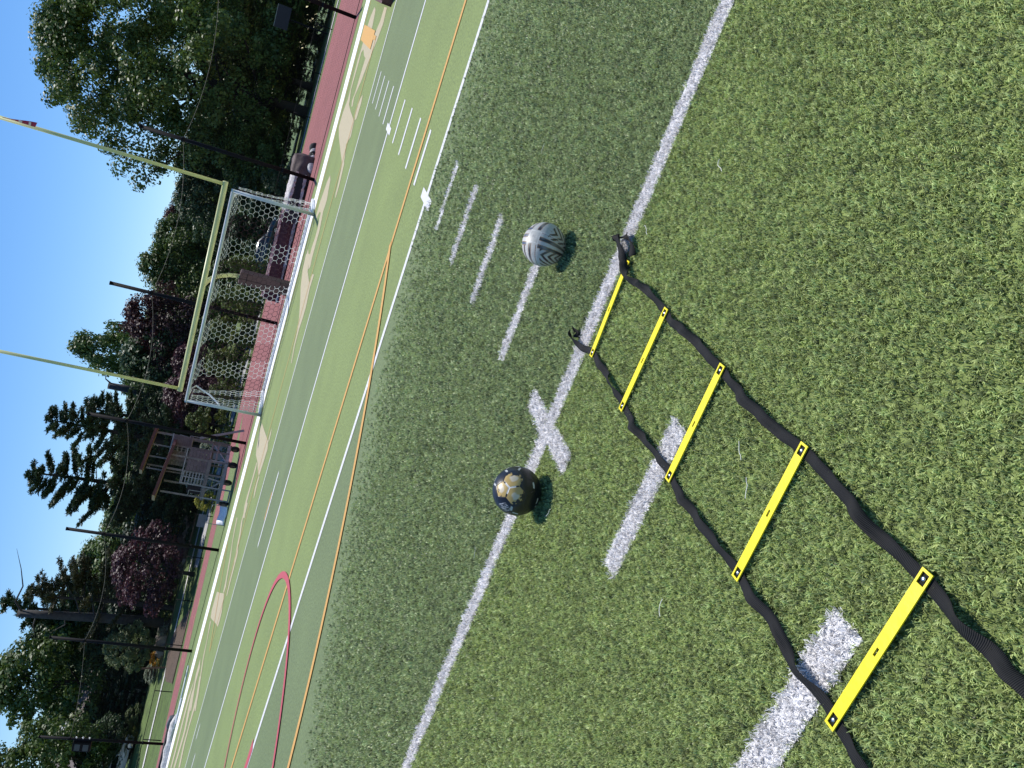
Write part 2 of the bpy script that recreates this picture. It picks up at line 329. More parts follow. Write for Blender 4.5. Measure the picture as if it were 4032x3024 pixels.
def scatter(name,P,coll,nvar,m):
    me=bpy.data.meshes.new(name); me.vertices.add(len(P)); me.vertices.foreach_set('co',P[:,:3].astype(np.float32).ravel())
    for an,data in (('rot',rng.uniform(0,6.283,len(P))),('scl',P[:,3])):
        at=me.attributes.new(an,'FLOAT','POINT'); at.data.foreach_set('value',data.astype(np.float32))
    at=me.attributes.new('var','INT','POINT'); at.data.foreach_set('value',rng.integers(0,nvar,len(P)).astype(np.int32))
    me.materials.append(m)
    o=bpy.data.objects.new(name,me); COL.objects.link(o)
    t=bpy.data.node_groups.new(name,'GeometryNodeTree')
    t.interface.new_socket('Geometry',in_out='INPUT',socket_type='NodeSocketGeometry'); t.interface.new_socket('Geometry',in_out='OUTPUT',socket_type='NodeSocketGeometry')
    gi=t.nodes.new('NodeGroupInput'); go=t.nodes.new('NodeGroupOutput'); ip=t.nodes.new('GeometryNodeInstanceOnPoints'); ci=t.nodes.new('GeometryNodeCollectionInfo')
    ci.inputs['Collection'].default_value=coll; ci.inputs['Separate Children'].default_value=True; ci.inputs['Reset Children'].default_value=True
    def attr(nm,ty):
        a=t.nodes.new('GeometryNodeInputNamedAttribute'); a.data_type=ty; a.inputs['Name'].default_value=nm; return [s for s in a.outputs if s.enabled][0]
    cx=t.nodes.new('ShaderNodeCombineXYZ'); t.links.new(attr('rot','FLOAT'),cx.inputs[2])
    t.links.new(gi.outputs[0],ip.inputs['Points']); t.links.new(ci.outputs[0],ip.inputs['Instance']); ip.inputs['Pick Instance'].default_value=True
    t.links.new(attr('var','INT'),ip.inputs['Instance Index']); t.links.new(cx.outputs[0],ip.inputs['Rotation'])
    t.links.new(attr('scl','FLOAT'),ip.inputs['Scale']); t.links.new(ip.outputs[0],go.inputs[0])
    md=o.modifiers.new('tufts','NODES'); md.node_group=t
    return o
def turf_points():
    out=[]
    camx,camy=1.349,-2.936
    for d0,d1,s,sc in ((0,3.3,.0085,1.0),(3.3,4.7,.0115,1.3),(4.7,7.9,.0165,1.75)):
        xs=np.arange(-6.2,2.5,s); ys=np.arange(-2.7,4.5,s); X,Y=np.meshgrid(xs,ys); X=X.ravel(); Y=Y.ravel()
        X=X+rng.uniform(-.6,.6,X.size)*s; Y=Y+rng.uniform(-.6,.6,Y.size)*s
        d=np.hypot(X-camx,Y-camy)
        ok=(d>=d0)&(d<d1)
        # a little more ground than the photograph shows
        nl=np.array([2.12,2.63])/math.hypot(2.12,2.63); ok&=((X-.625)*nl[0]+(Y+2.27)*nl[1])>-.45
        nn=np.array([-.88,1.225])/math.hypot(.88,1.225); ok&=((X-.625)*nn[0]+(Y+2.27)*nn[1])>-.3
        ok&=X<2.3
        if d1>7: ok&=rng.uniform(0,1,X.size)<np.clip((7.8-d)/2.6,0,1)
        X,Y,d=X[ok],Y[ok],d[ok]
        # patchy pile: thinner where the infill shows
        pt=np.sin(X*9+np.sin(Y*7)*2)*np.sin(Y*11+np.cos(X*6)*2)
        keep=rng.uniform(0,1,X.size)<.90+.10*pt
        X,Y=X[keep],Y[keep]; pt=pt[keep]
        out.append(np.stack([X,Y,np.zeros_like(X)+.001,sc*(rng.uniform(.75,1.2,X.size)+.08*pt)],1))
    return np.concatenate(out)
TP=turf_points()
jx=TP[:,0]+rng.normal(0,.004,len(TP)); jy=TP[:,1]+rng.normal(0,.004,len(TP))
wm=np.zeros(len(TP),bool)
for x0,x1,y0,y1 in WHITE_RECTS: wm|=(jx>x0)&(jx<x1)&(jy>y0)&(jy<y1)
gc=tuft_collection('green_tufts',M_BLADE); wc=tuft_collection('white_tufts',M_WBLADE,h0=.010,h1=.016,w=.0032)
tag(scatter('turf_blades',TP[~wm],gc,7,M_BLADE),'short green artificial grass blades of the pitch in the foreground','grass',kind='stuff')
tag(scatter('white_turf_blades',TP[wm],wc,7,M_WBLADE),'white artificial grass blades that make up the near field lines','grass',kind='stuff')
# stray pale fibres lying on the turf
M_FIBRE=mat('pale_fibre',(.7,.69,.62),.6,.1,9)
for x,y,a in ((1.02,.02,.3),(.98,-.17,1.2),(1.0,1.5,.8),(.55,-1.36,.2),(-.2,-.35,1.9),(.1,-1.25,2.4),(1.3,-.5,.5),(-.9,.2,1.2),(.62,-1.27,.7)):
    pts=[]; p=Vector((x,y,.016)); 
    for i in range(6):
        pts.append(p.copy()); a+=random.uniform(-.7,.9); p=p+Vector((math.cos(a)*.012,math.sin(a)*.012,random.uniform(-.002,.003)))
    b=MB(); b.tube(pts,.0011,4)
    o=b.build('turf_fibre',M_FIBRE); tag(o,'short curled pale loose fibre lying on the green turf','fibre','loose pale fibres on the turf')

# ------------------------------------------------------------------ agility ladder
RUNG_R=[(0.852,-0.118),(0.810,-0.551),(0.795,-1.000),(0.786,-1.462),(0.764,-1.930)]
RUNG_L=[(0.432,-0.145),(0.392,-0.550),(0.378,-1.008),(0.369,-1.478),(0.344,-1.939)]
STRAP_R=[(0.845,-0.124),(0.818,-0.154),(0.800,-0.207),(0.805,-0.269),(0.813,-0.331),(0.814,-0.409),(0.803,-0.475),(0.794,-0.555),(0.786,-0.595),(0.790,-0.673),(0.792,-0.763),(0.789,-0.852),(0.783,-0.927),(0.778,-0.988),(0.773,-1.046),(0.767,-1.122),(0.762,-1.194),(0.763,-1.258),(0.760,-1.304),(0.762,-1.369),(0.767,-1.420),(0.767,-1.465),(0.768,-1.515),(0.763,-1.575),(0.760,-1.629),(0.755,-1.678),(0.754,-1.720),(0.747,-1.777),(0.749,-1.835),(0.745,-1.884),(0.744,-1.931),(0.741,-1.963),(0.738,-2.010),(0.733,-2.056),(0.732,-2.097),(0.732,-2.136),(0.729,-2.167),(0.731,-2.194),(0.728,-2.30),(.735,-2.45)]
STRAP_L=[(0.443,0.091),(0.421,0.039),(0.424,-0.039),(0.450,-0.131),(0.446,-0.211),(0.442,-0.297),(0.434,-0.384),(0.423,-0.489),(0.412,-0.546),(0.406,-0.613),(0.400,-0.686),(0.403,-0.761),(0.402,-0.836),(0.402,-0.921),(0.400,-0.977),(0.395,-1.008),(0.388,-1.054),(0.381,-1.124),(0.387,-1.158),(0.387,-1.249),(0.387,-1.333),(0.386,-1.404),(0.387,-1.474),(0.380,-1.512),(0.381,-1.563),(0.384,-1.626),(0.384,-1.688),(0.371,-1.744),(0.367,-1.791),(0.368,-1.844),(0.371,-1.893),(0.363,-1.937),(0.359,-1.969),(0.358,-2.005),(0.357,-2.039),(0.353,-2.063),(0.344,-2.16),(.348,-2.3)]
M_YEL=mat('yellow_plastic',(.86,.70,.0),.42,.04,30,.05)
M_WEB=None
def webbing():
    m=bpy.data.materials.new('black_webbing'); m.use_nodes=True; n=m.node_tree.nodes; l=m.node_tree.links; b=n['Principled BSDF']
    b.inputs['Base Color'].default_value=(.021,.021,.022,1); b.inputs['Roughness'].default_value=.75; b.inputs['Specular IOR Level'].default_value=.25
    g=n.new('ShaderNodeNewGeometry'); w=n.new('ShaderNodeTexWave'); w.bands_direction='Y'; w.inputs['Scale'].default_value=95; w.inputs['Distortion'].default_value=.6
    l.new(g.outputs['Position'],w.inputs['Vector']); bp=n.new('ShaderNodeBump'); bp.inputs['Strength'].default_value=.6; bp.inputs['Distance'].default_value=.002
    l.new(w.outputs['Fac'],bp.inputs['Height']); l.new(bp.outputs[0],b.inputs['Normal'])
    mx=n.new('ShaderNodeMix'); mx.data_type='RGBA'; mx.inputs[6].default_value=(.008,.008,.008,1); mx.inputs[7].default_value=(.020,.020,.020,1); l.new(w.outputs['Fac'],mx.inputs[0]); l.new(mx.outputs[2],b.inputs['Base Color'])
    return m
M_WEB=webbing()
M_RIVET=mat('steel_rivet',(.65,.66,.68),.3,.05,5,metal=1.)
lad=empty('agility_ladder',(.59,-1.0,0),0,'agility ladder with flat yellow rungs and black webbing straps on the turf','ladder')
def catmull(P,n=6):
    P=[Vector(p) for p in P]; out=[]
    for i in range(len(P)-1):
        p0,p1,p2,p3=P[max(i-1,0)],P[i],P[i+1],P[min(i+2,len(P)-1)]
        for j in range(n):
            t=j/n; out.append(.5*((2*p1)+(-p0+p2)*t+(2*p0-5*p1+4*p2-p3)*t*t+(-p0+3*p1-3*p2+p3)*t**3))
    out.append(P[-1]); return out
def ribbon(name,P,width,parent,seed,rungs,tilt0=None):
    r=random.Random(seed); C=catmull(P,5); V=[];F=[]; m=len(C); th=.0016
    ph=[r.uniform(0,6.28) for _ in range(6)]; L=0
    org=parent.location
    for i,p in enumerate(C):
        if i: L+=(C[i]-C[i-1]).length
        d=(C[min(i+1,m-1)]-C[max(i-1,0)]).normalized(); s=Vector((-d.y,d.x,0)).to_3d() if len(d)==2 else Vector((-d.y,d.x,0))
        near=min(abs(p.y-ry) for ry in rungs); k=smooth((near-.02)/.09)
        lift=k*(.007+.006*math.sin(L*23+ph[0])+.004*math.sin(L*57+ph[1]))
        tl=k*(.45*math.sin(L*13+ph[2])+.3*math.sin(L*31+ph[3]))
        if tilt0 and L<tilt0: tl+=1.1*(1-L/tilt0)*math.sin(L*38+ph[4]); lift+=.012*(1-L/tilt0)
        up=Vector((0,0,1)); a=s*math.cos(tl)+up*math.sin(tl); nrm=up*math.cos(tl)-s*math.sin(tl)
        c=Vector((p.x,p.y,0))+up*(0.0145+max(lift,0)+abs(math.sin(tl))*width*.38)-Vector((org.x,org.y,0))
        curl=.0025*k*math.sin(L*40+ph[5])
        for q,hh in ((-.5,0),(-.17,curl),(.17,curl),(.5,0)):
            V.append(c+a*(q*width)+nrm*(hh+th)); 
        for q,hh in ((-.5,0),(-.17,curl),(.17,curl),(.5,0)):
            V.append(c+a*(q*width)+nrm*hh)
    for i in range(m-1):
        k=8*i
        for j in range(3):
            F.append((k+j,k+j+1,k+j+9,k+j+8)); F.append((k+4+j+1,k+4+j,k+4+j+8,k+4+j+9))
        F.append((k+4,k,k+8,k+12)); F.append((k+3,k+7,k+15,k+11))
    F.append((0,1,2,3)); 
    me=bpy.data.meshes.new(name); me.from_pydata([tuple(v) for v in V],[],[f for f in F if len(f)==4][:-1]); me.update(); me.polygons.foreach_set('use_smooth',np.ones(len(me.polygons),bool))
    return link(name,me,M_WEB,parent)
RY=[-.55,-1.0,-1.47,-1.935]
ribbon('strap',[(x,y,0) for x,y in STRAP_R],.031,lad,3,RY,.3)
ribbon('strap',[(x,y,0) for x,y in STRAP_L],.029,lad,8,[-.13]+RY,.18)
# the bunched loop of strap at the far right end
def loop_strap(pts,width,seed):
    b=MB(); C=catmull(pts,6); V=[];F=[];org=lad.location
    for i,p in enumerate(C):
        d=(C[min(i+1,len(C)-1)]-C[max(i-1,0)]).normalized(); a=d.cross(Vector((math.sin(i*.3+seed),math.cos(i*.23),.6))).normalized()
        q=p-Vector((org.x,org.y,0)); V+=[q-a*width/2,q+a*width/2]
    for i in range(len(C)-1): F.append((2*i,2*i+1,2*i+3,2*i+2))
    b.add(V,F); o=b.build('strap_loop',M_WEB,lad,True); sm=o.modifiers.new('thick','SOLIDIFY'); sm.thickness=.0018; return o
loop_strap([(.815,-.16,.03),(.845,-.10,.035),(.875,-.05,.045),(.905,-.005,.055),(.912,.03,.05),(.885,.035,.03),(.862,-.01,.026),(.85,-.06,.026),(.835,-.12,.03)],.033,.4)
loop_strap([(.905,.02,.03),(.93,-.03,.035),(.915,-.09,.03),(.88,-.14,.024)],.03,1.3)
loop_strap([(.443,.085,.03),(.456,.098,.035),(.452,.07,.028),(.437,.05,.026)],.03,2.1)
def make_rung(i,pr,pl):
    a,bp_=Vector((*pl,0)),Vector((*pr,0)); d=(bp_-a); L=d.length; ang=math.atan2(d.y,d.x); w=.0300; t=.0036; hz=.0215
    mid=(a+bp_)/2
    # plan outline with three slots (two end windows, one small middle slot): build as a frame of strips
    hx=L/2; e0,e1=hx-.006,hx-.033; wi=w/2-.0055; s=.010; sw=.0035
    b=MB()
    def strip(x0,x1,y0,y1): b.box(((x0+x1)/2,(y0+y1)/2,0),(x1-x0,y1-y0,t))
    strip(-hx,-e0,-w/2,w/2); strip(e0,hx,-w/2,w/2)
    for sg in (-1,1):
        x0,x1=sorted((sg*e0,sg*e1)); strip(x0,x1,wi,w/2); strip(x0,x1,-w/2,-wi)
        x0,x1=sorted((sg*e1,sg*s)); strip(x0,x1,-w/2,w/2)
    strip(-s,s,sw,w/2); strip(-s,s,-w/2,-sw)
    # raised lip along both long edges
    o=b.build('rung',M_YEL,lad); o.location=(mid.x-lad.location.x,mid.y-lad.location.y,hz); o.rotation_euler=(R(random.uniform(-2,2)),0,ang)
    for sg in (-1,1):
        rb=MB(); rb.tube([(0,0,-.003),(0,0,.0012),(0,0,.0026)],[.0052,.0052,.0028],12); 
        q=rb.build('rivet',M_RIVET,o,True); q.location=(sg*(hx-.019),0,0)
    for sg in (-1,1):
        wb=MB(); wb.box((sg*(hx-.0195),0,-.0042),(.030,.034,.0014)); wb.build('strap_window',M_WEB,o)
for i,(a,c) in enumerate(zip(RUNG_R,RUNG_L)): make_rung(i,a,c)

# ------------------------------------------------------------------ the two balls
VR,VU,VF=Vector((.340,-.218,-.915)),Vector((.873,.436,.221)),Vector((-.35,.873,-.339))
def colour_material(name,rough):
    m=bpy.data.materials.new(name); m.use_nodes=True; n=m.node_tree.nodes; b=n['Principled BSDF']; b.inputs['Roughness'].default_value=rough; b.inputs['Specular IOR Level'].default_value=.5
    a=n.new('ShaderNodeVertexColor'); a.layer_name='print'; m.node_tree.links.new(a.outputs[0],b.inputs['Base Color'])
    no=n.new('ShaderNodeTexNoise'); no.inputs['Scale'].default_value=220; bp=n.new('ShaderNodeBump'); bp.inputs['Strength'].default_value=.12; bp.inputs['Distance'].default_value=.002
    tc=n.new('ShaderNodeTexCoord'); m.node_tree.links.new(tc.outputs['Object'],no.inputs[0]); m.node_tree.links.new(no.outputs[0],bp.inputs['Height']); m.node_tree.links.new(bp.outputs[0],b.inputs['Normal'])
    return m
def ico(sub):
    bm=bmesh.new(); bmesh.ops.create_icosphere(bm,subdivisions=sub,radius=1); V=np.array([v.co[:] for v in bm.verts]); bm.faces.ensure_lookup_table()
    F=np.array([[v.index for v in f.verts] for f in bm.faces]); bm.free(); return V/np.linalg.norm(V,axis=1)[:,None],F
IV,IF=ico(7)
def vnoise(P,sc,seed):
    r=np.random.default_rng(seed); out=np.zeros(len(P))
    for i in range(7):
        k=r.normal(0,1,3); k/=np.linalg.norm(k); out+=np.sin(P@k*sc*r.uniform(.6,1.6)+r.uniform(0,6.28))
    return out/7*2
def make_ball(name,loc,rad,face,border,col,m,label,core):
    root=empty(name,(loc[0],loc[1],loc[2]-rad),0,label,'ball')
    dep=np.where(border<.03,(1-border/.03)**2*.018,0); V=IV*(1-dep)[:,None]*rad
    fid=face[IF[:,0]]
    for k in np.unique(face):
        fs=IF[fid==k]; idx,inv=np.unique(fs,return_inverse=True)
        me=fast_mesh('panel',V[idx]+np.array([0,0,rad]),inv.reshape(fs.shape),True)
        ca=me.color_attributes.new('print','FLOAT_COLOR','POINT'); c=np.ones((len(idx),4),np.float32); c[:,:3]=col[idx]; ca.data.foreach_set('color',c.ravel())
        link('panel',me,m,root)
    b=MB(); o=link('bladder',fast_mesh('bladder',ico(4)[0]*rad*.975+np.array([0,0,rad]),ico(4)[1],True),core,root)
    return root
def toworld(x,y):      # direction on the ball's camera-facing side, in disc units
    z=math.sqrt(max(0,1-x*x-y*y)); return (x*VR+y*VU-z*VF).normalized()
# gold and black ball
phi=(1+5**.5)/2
ICO=np.array([(0,s1,s2*phi) for s1 in(-1,1) for s2 in(-1,1)]+[(s1,s2*phi,0) for s1 in(-1,1) for s2 in(-1,1)]+[(s2*phi,0,s1) for s1 in(-1,1) for s2 in(-1,1)],float); ICO/=np.linalg.norm(ICO[0])
G=ICO@ICO.T; adj=G>.4; trip=[(i,j,k) for i in range(12) for j in range(i+1,12) for k in range(j+1,12) if adj[i,j] and adj[j,k] and adj[i,k]]
HEX=np.array([ICO[i]+ICO[j]+ICO[k] for i,j,k in trip]); HEX/=np.linalg.norm(HEX,axis=1)[:,None]
CEN=np.concatenate([ICO,HEX]); DD=np.array([.9393]*12+[.9149]*20)
iA=0; iB=int(np.where(adj[0]&(np.arange(12)!=0))[0][0]); v0=2*ICO[iA]+ICO[iB]; v0/=np.linalg.norm(v0); e0=ICO[iB]-ICO[iA]; e0-=v0*(e0@v0); e0/=np.linalg.norm(e0)
tv=toworld(-.30,.25); te=(VR*.98+VU*.14); te=(te-tv*te.dot(tv)).normalized()
A_=np.stack([v0,e0,np.cross(v0,e0)],1); B_=np.stack([np.array(tv),np.array(te),np.cross(np.array(tv),np.array(te))],1); RM=B_@A_.T
CEN=CEN@RM.T
T=DD[None,:]/np.maximum(IV@CEN.T,1e-3); order=np.argsort(T,axis=1)[:,:2]; t1=np.take_along_axis(T,order[:,:1],1)[:,0]; t2=np.take_along_axis(T,order[:,1:2],1)[:,0]
face=order[:,0]; second=order[:,1]; border=(t2-t1)*2.2
tvn=np.array(tv); th=np.arccos(np.clip(IV@tvn,-1,1))
top3=np.argsort(-(CEN@tvn))[:3]
ingold=np.isin(face,top3)
lim=.60+.10*vnoise(IV,26,3)+.07*vnoise(IV,70,4)
col=np.tile(np.array([.010,.011,.015]),(len(IV),1))
gold=ingold&(th<lim); col[gold]=(.47,.33,.115)
col[gold]*= (1+.12*vnoise(IV,18,5))[gold][:,None]
for k in top3:
    cc=CEN[k]; dk=np.arccos(np.clip(IV@cc,-1,1)); w=np.clip((.17-dk+.05*vnoise(IV,22,9+k))/.05,0,1)*gold; col=col*(1-w[:,None]*.75)+np.array([.62,.56,.45])*w[:,None]*.75
seam=(border<.05); both=np.isin(second,top3)&ingold
col[seam&both&(th<.27)]=(.74,.72,.68); col[seam&both&(th>=.27)&(th<.46)]=(.01,.01,.012)
EM=[]
for a in range(32):
    for c in range(a+1,32):
        if CEN[a]@CEN[c]>.68: EM.append((a,c))
er=random.Random(5)
for a,c in EM:
    if a in top3 or c in top3: continue
    if er.random()<.6: continue
    mp_=CEN[a]+CEN[c]; mp_/=np.linalg.norm(mp_); s_=(((face==a)&(second==c))|((face==c)&(second==a)))&(border<.06)&(np.arccos(np.clip(IV@mp_,-1,1))<.13); col[s_]=(.5,.52,.5)
# small print below the gold panels
tp=np.array(toworld(-.50,-.55)); ta=np.array((VR*.8-VU*-.6).normalized()); ta-=tp*(ta@tp); ta/=np.linalg.norm(ta); tb=np.cross(tp,ta)
qa,qb=IV@ta,IV@tb; fr=(IV@tp>.9)&(np.abs(qa)<.20)&(np.abs(qb)<.22)&(np.mod(qb,.075)<.034)&(vnoise(IV,55,12)>-.25); col[fr]=(.42,.43,.45)
M_BALL=colour_material('ball_print_glossy',.38); M_CORE=mat('ball_seam',(.01,.01,.01),.6)
make_ball('football',(-.240,-.182,.115),.1075,face,border,col,M_BALL,'black soccer ball with gold panels lying on the white yard line',M_CORE)
# silver ball with dark angular strokes
s0=np.array(toworld(-.48,.22)); e1=np.array((VR*.36+VU*.93)); e1-=s0*(e1@s0); e1/=np.linalg.norm(e1); e2=np.cross(e1,s0)
if e2@np.array(VR)<0: e2=-e2
Q=np.stack([IV@e1,IV@e2,IV@s0],1)
ax=np.argmax(np.abs(Q),1); sg=np.sign(np.take_along_axis(Q,ax[:,None],1)[:,0]); face2=ax*2+(sg>0)
srt=np.sort(np.abs(Q),1); border2=(srt[:,2]-srt[:,1])*1.6
ang=np.arccos(np.clip(Q[:,2],-1,1)); sn=np.maximum(np.sin(ang),1e-4); a_=Q[:,0]/sn*ang; b_=Q[:,1]/sn*ang
base=np.array([.47,.47,.44])[None,:]*(1+.10*vnoise(IV,9,2)+.06*vnoise(IV,40,6))[:,None]; col2=base.copy()
def stroke(mask,val,w,dark=(.028,.03,.038)):
    global col2
    sm_=mask&(val<w); k=(1-.75*np.clip(vnoise(IV,16,31)*.5+.2,0,.8))[:,None]
    col2[sm_]=(np.array(dark)*k+base*(1-k)*.6)[sm_]
    for lo,hi,c in ((w-.016,w-.004,(.30,.30,.10)),(w-.004,w+.012,(.24,.04,.06))):
        q=mask&(val>=lo)&(val<hi); col2[q]=c
sq=(np.abs(a_)<.27)&(np.abs(b_)<.27)
# right of the square: long bars running to the right; right/below: nested chevrons; left: short bars
m1=(b_>.30)&~sq
stroke(m1&(np.abs(a_+.16)<.42),np.abs(np.mod(a_+.20+0*b_,.36)-.18),.082)
stroke(m1&(b_>.62)&(a_>.12),np.abs(np.mod(np.abs(a_-.55)*1.0+b_*.9,.34)-.17),.07)
stroke(m1&(b_>.45)&(a_<-.42),np.abs(np.mod(np.abs(a_+.75)-b_*.9,.34)-.17),.07)
m2=(b_<=.27)&(a_>.34); stroke(m2,np.abs(np.mod(b_+.12,.42)-.21),.085)
m3=(b_<=.27)&(a_<-.34); stroke(m3,np.abs(np.mod(b_+.30,.40)-.20),.075)
m4=(b_<-.34)&(np.abs(a_)<.5); stroke(m4,np.abs(np.mod(a_+.2,.38)-.19),.08,(.06,.08,.13))
# white seams round the square and the pinwheel seams leaving its corners
for d_ in (np.where(np.abs(b_)<.3,np.abs(np.abs(a_)-.27),9),np.where(np.abs(a_)<.3,np.abs(np.abs(b_)-.27),9),np.where(b_>.27,np.abs(a_-.27-.1*(b_-.27)),9),np.where(a_<-.27,np.abs(b_-.27),9),np.where(b_<-.27,np.abs(a_+.27),9),np.where(a_>.27,np.abs(b_+.27),9)):
    col2[d_<.013]=(.60,.60,.57)
col2[sq&(np.abs(a_-.02)<.07)&(np.abs(b_)<.09)&(np.mod(a_,.045)<.02)]=(.28,.28,.28)
M_BALL2=colour_material('ball_print_satin',.45)
make_ball('football',(.671,.630,.114),.1065,face2,border2,col2,M_BALL2,'silver grey soccer ball with dark angular strokes at the end of a short white mark',mat('ball_seam_grey',(.25,.25,.24),.6))

# ------------------------------------------------------------------ goals
M_GPOST=mat('goalpost_yellow',(.62,.63,.29),.45,.06,3)
M_PAD=mat('brown_pad',(.105,.055,.05),.7,.15,3,.2)
M_WHITE=mat('white_paint',(.60,.63,.64),.45,.06,4)
M_WPIPE=mat('white_pipe',(.80,.81,.82),.4,.04,4)
M_NETW=mat('white_net',(.80,.78,.70),.8,.05,4)
M_NETD=mat('maroon_net',(.045,.012,.018),.8,.05,4)
M_FLAG=mat('red_flag',(.40,.03,.09),.7,.15,8)
M_FLAGW=mat('flag_white',(.75,.6,.62),.7,.05,8)
fg=empty('field_goal_post',(-8.25,24.9,0),0,'tall pale yellow football goalpost with gooseneck and brown padded base','goalpost')
def L(o,x,y,z): return (x-o.location.x,y-o.location.y,z-o.location.z)
ZB=2.76
b=MB(); b.tube([L(fg,-12.16,22.9,ZB),L(fg,-4.66,22.9,ZB)],.085,16); b.build('crossbar',M_GPOST,fg,True)
for x in (-12.08,-4.74):
    b=MB(); b.tube([L(fg,x,22.9,ZB+.02),L(fg,x,22.9,9.2)],.055,14); u=b.build('upright',M_GPOST,fg,True)
    rb=MB(); fx=x; pts=[]
    V=[];F=[]
    for i in range(7):
        t=i/6; z=(8.86 if x>-8 else 9.15)-t*.82; sw=.02+.13*t; dx=.06+.05*t
        V+= [L(fg,fx+.03+.02*math.sin(t*5),22.86,z),L(fg,fx+.03+sw,22.82-.05*math.sin(t*6),z-.05*t)]
    for i in range(6): F.append((2*i,2*i+1,2*i+3,2*i+2))
    rb.add(V,F); fl=rb.build('ribbon',M_FLAG,u); s_=fl.modifiers.new('thick','SOLIDIFY'); s_.thickness=.004
    dz=0 if x>-8 else .29
    for bx_ in ((.10,8.16,.10,.06),(.085,8.40,.06,.09)): rb=MB(); rb.box(L(fg,fx+bx_[0],22.79,bx_[1]+dz),(bx_[2],.004,bx_[3])); rb.build('ribbon_print',M_FLAGW,u)
gp=[L(fg,-8.25,24.9,1.6)]+[L(fg,-8.25,24.9-2.0*(1-math.cos(a)),1.6+(ZB-.0-1.6)*math.sin(a)) for a in [R(k) for k in range(0,91,9)]]
b=MB(); b.tube(gp,.075,14); b.build('gooseneck',M_GPOST,fg,True)
b=MB(); b.box((0,0,.88),(.46,.46,1.76)); pd=b.build('base_pad',M_PAD,fg,bevel=.05)
b=MB(); b.box((0,-.232,.9),(.02,.006,1.7)); b.box((0,-.232,1.5),(.47,.006,.03)); b.box((0,-.232,.35),(.47,.006,.03)); b.build('pad_seam',mat('pad_seam',(.03,.015,.014),.8),pd)

sg_=empty('soccer_goal',(-8.24,21.75,0),0,'white framed soccer goal with striped hexagon net in front of the goalpost','goal')
XL,XR,YG,ZC=-11.87,-4.60,21.75,2.44
def tubeW(name,pts,r,m=M_WHITE,par=sg_,n=14): q=MB(); q.tube([L(sg_,*p) for p in pts],r,n); return q.build(name,m,par,True)
for x in (XL,XR): tubeW('post',[(x,YG,0),(x,YG,ZC+.05)],.052)
tubeW('crossbar',[(XL-.05,YG,ZC),(XR+.05,YG,ZC)],.054)
for x,s in ((XL,1),(XR,-1)):
    tubeW('corner_bracket',[(x+s*.22,YG+.02,ZC-.03),(x+s*.22,YG+.5,ZC-.06),(x+s*.2,YG+.8,ZC-.16),(x+s*.13,YG+.45,1.75),(x+s*.05,YG+.1,1.42),(x,YG+.02,1.40)],.028,M_WPIPE,n=10)
    tubeW('side_skid',[(x,YG,.06),(x,YG+1.9,.06)],.06,M_WPIPE)
tubeW('back_bar',[(XL,YG+1.9,.055),(XR,YG+1.9,.055)],.05,M_WPIPE)
def hexedges(S,Tt,a):
    dx=a*math.sqrt(3); dy=1.5*a; E=set(); P={}
    def key(x,y): k=(round(x*1e4),round(y*1e4)); P[k]=(x,y); return k
    for j in range(-1,int(Tt/dy)+2):
        for i in range(-1,int(S/dx)+2):
            cx=i*dx+(dx/2 if j%2 else 0); cy=j*dy
            c=[key(cx+a*math.sin(k*math.pi/3),cy+a*math.cos(k*math.pi/3)) for k in range(6)]
            for k in range(6): E.add(tuple(sorted((c[k],c[(k+1)%6]))))
    out=[]
    for p,q in sorted(E):
        (x0,y0),(x1,y1)=P[p],P[q]
        if min(x0,x1)<-1e-3 or max(x0,x1)>S+1e-3 or min(y0,y1)<-1e-3 or max(y0,y1)>Tt+1e-3: continue
        out.append((x0,y0,x1,y1))
    return out
def net_panel(S,Tt,fmap,stripe,a=.112,r=.0068):
    bw,bd=MB(),MB()
    for x0,y0,x1,y1 in hexedges(S,Tt,a):
        (bw if stripe((x0+x1)/2) else bd).bar(L(sg_,*fmap(x0,y0)),L(sg_,*fmap(x1,y1)),r*1.5)
    if bw.v: bw.build('net',M_NETW,sg_)['kind']='stuff'
    if bd.v: bd.build('net',M_NETD,sg_)['kind']='stuff'
def nz(x,y): return .05*math.sin(x*2.1+y*1.3)+.04*math.sin(x*4.7-y*2.9)
def backmap(s,t):   # s along X from the left post, t down from the crossbar over the top and the back
    x=XL+s; D1=.85
    sag=.07*abs(math.sin(s*math.pi/1.45))
    if t<D1: return (x,YG+t,ZC-.02-.10*t/D1-sag*math.sin(t/D1*math.pi/2)+.3*nz(x,t)*t)
    u=(t-D1)/2.55; return (x+.6*nz(x,u*3)*u*(1-u),YG+D1+1.05*u**1.5+nz(x,u*2.)*math.sin(u*math.pi),max(.02,(ZC-.12-sag)*(1-u)))
ST=[.0,.55,1.22,1.95,2.70,3.5,4.16,4.98,5.62,6.42,7.3]
def stripe_back(s):
    k=sum(1 for q in ST if s>=q); return k%2==0
net_panel(XR-XL,3.4,backmap,lambda s:stripe_back(s))
for x,sd_ in ((XL,1),(XR,-1)):
    def sidemap(s,t,x=x,sd_=sd_):
        u=t/2.4; dep=.85+1.05*u**1.5; return (x+sd_*(.03+.5*abs(nz(s,t))),YG+.03+min(s/1.9,1)*dep,ZC-.05-t)
    net_panel(1.9,2.38,sidemap,lambda s:(s%1.3)<.9)

